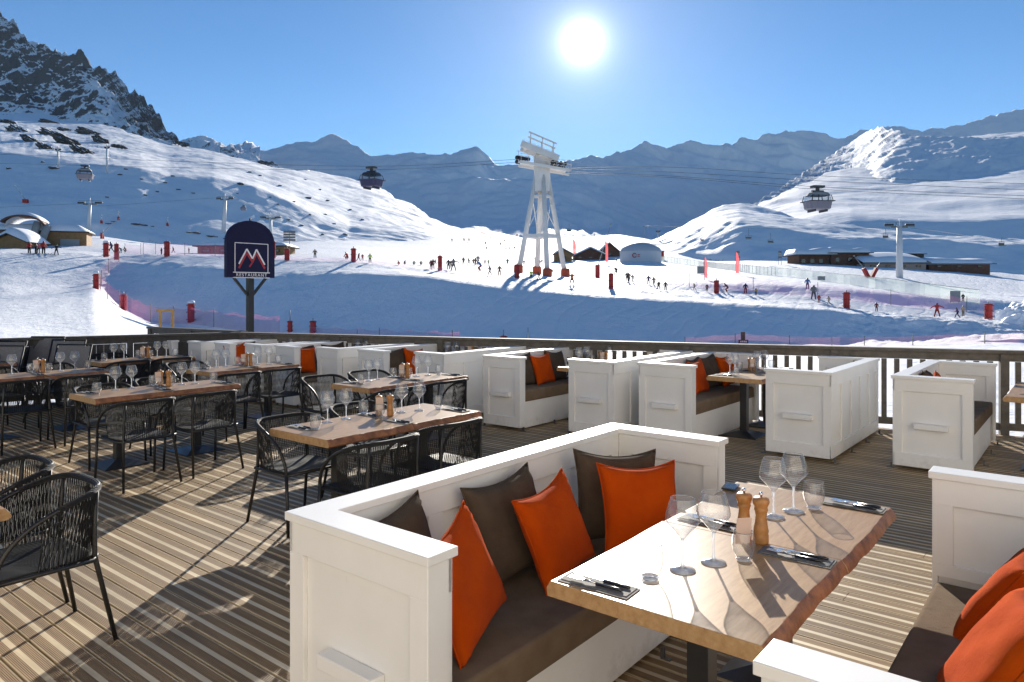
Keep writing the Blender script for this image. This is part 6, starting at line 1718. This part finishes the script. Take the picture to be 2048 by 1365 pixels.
for i, (x, y, w) in enumerate([(216, 448, 10), (228, 444, 8), (272, 449, 14), (288, 451, 12), (305, 453, 6), (392, 466, 14), (378, 465, 10), (420, 473, 12), (432, 474, 7), (452, 478, 9), (480, 482, 8)]):
    p = surf_at(x, y); s = w * p.y / F
    o = bpy.data.objects.new('boulder', BM[(i + 2) % 5]); COL.objects.link(o)
    o.location = (p.x, p.y, p.z); o.scale = (s * 1.3, s, s * 0.6); o.rotation_euler = (0, 0, rnd.uniform(0, 6))
    set_props(o, 'low dark rock in the row along the foot of the smooth hump', 'rock', 'row of dark rocks along the foot of the smooth hump')
M_CRAG = simple('dark_crag_rock', (0.07, 0.062, 0.055), 0.85, var=0.5, vscale=0.8, bump=0.8, bscale=1.2)
def crag_mesh(seed):
    mb = MB(); bmesh.ops.create_icosphere(mb.bm, subdivisions=4, radius=0.5)
    for v in mb.bm.verts:
        a = fbm(np.array([v.co.x * 3.2 + seed * 9]), np.array([v.co.y * 3.2 + v.co.z * 4]), 4, seed, ridged=True)[0]
        v.co *= 1 + 1.3 * a
    mb.bm.normal_update()
    for fc in mb.bm.faces: fc.material_index = 1 if fc.normal.z > 0.62 + 0.2 * math.sin(fc.index * 1.7) else 0
    return mb.mesh('rock_outcrop', [M_CRAG, M_CAPS], smooth=False)
CM_ = [crag_mesh(s) for s in range(3)]
for i, (x, y, w, h, a) in enumerate([(14, 246, 24, 9, 8), (35, 262, 34, 13, 28), (62, 283, 30, 11, 30), (92, 298, 28, 12, 30), (104, 270, 44, 12, 22), (140, 288, 52, 15, 25), (168, 306, 40, 14, 28), (178, 268, 38, 12, 18), (205, 286, 30, 14, 30), (238, 296, 22, 9, 10), (98, 246, 28, 7, 10), (132, 262, 26, 7, 14), (330, 281, 26, 8, 18), (362, 290, 24, 9, 12)]):
    p = surf_at(x, y); k = p.y / F
    o = bpy.data.objects.new('rock_outcrop', CM_[i % 3]); COL.objects.link(o)
    o.location = p; o.scale = (w * k * 1.05, w * k * 0.9, h * k * 1.15); o.rotation_euler = (0, R(a), rnd.uniform(-0.4, 0.4))
    set_props(o, 'dark craggy outcrop streaked with snow high on the left hill', 'rock outcrop', 'dark outcrops high on the left hill')
# heap of ploughed snow at the right edge
hp = ground_at(2050, 648)
hm = MB(); bmesh.ops.create_icosphere(hm.bm, subdivisions=4, radius=1.0)
for v in hm.bm.verts:
    n = fbm(np.array([v.co.x * 2.4]), np.array([v.co.y * 2.4 + v.co.z * 3.1]), 4, 9, ridged=True)[0]
    v.co *= 1 + 0.5 * n
heap = hm.build('snow_heap', M_CAPS, smooth=False)
heap.location = hp; heap.scale = (40 * hp.y / F, 2.6, 40 * hp.y / F)
set_props(heap, 'chunky heap of ploughed snow at the right edge', 'snow heap')
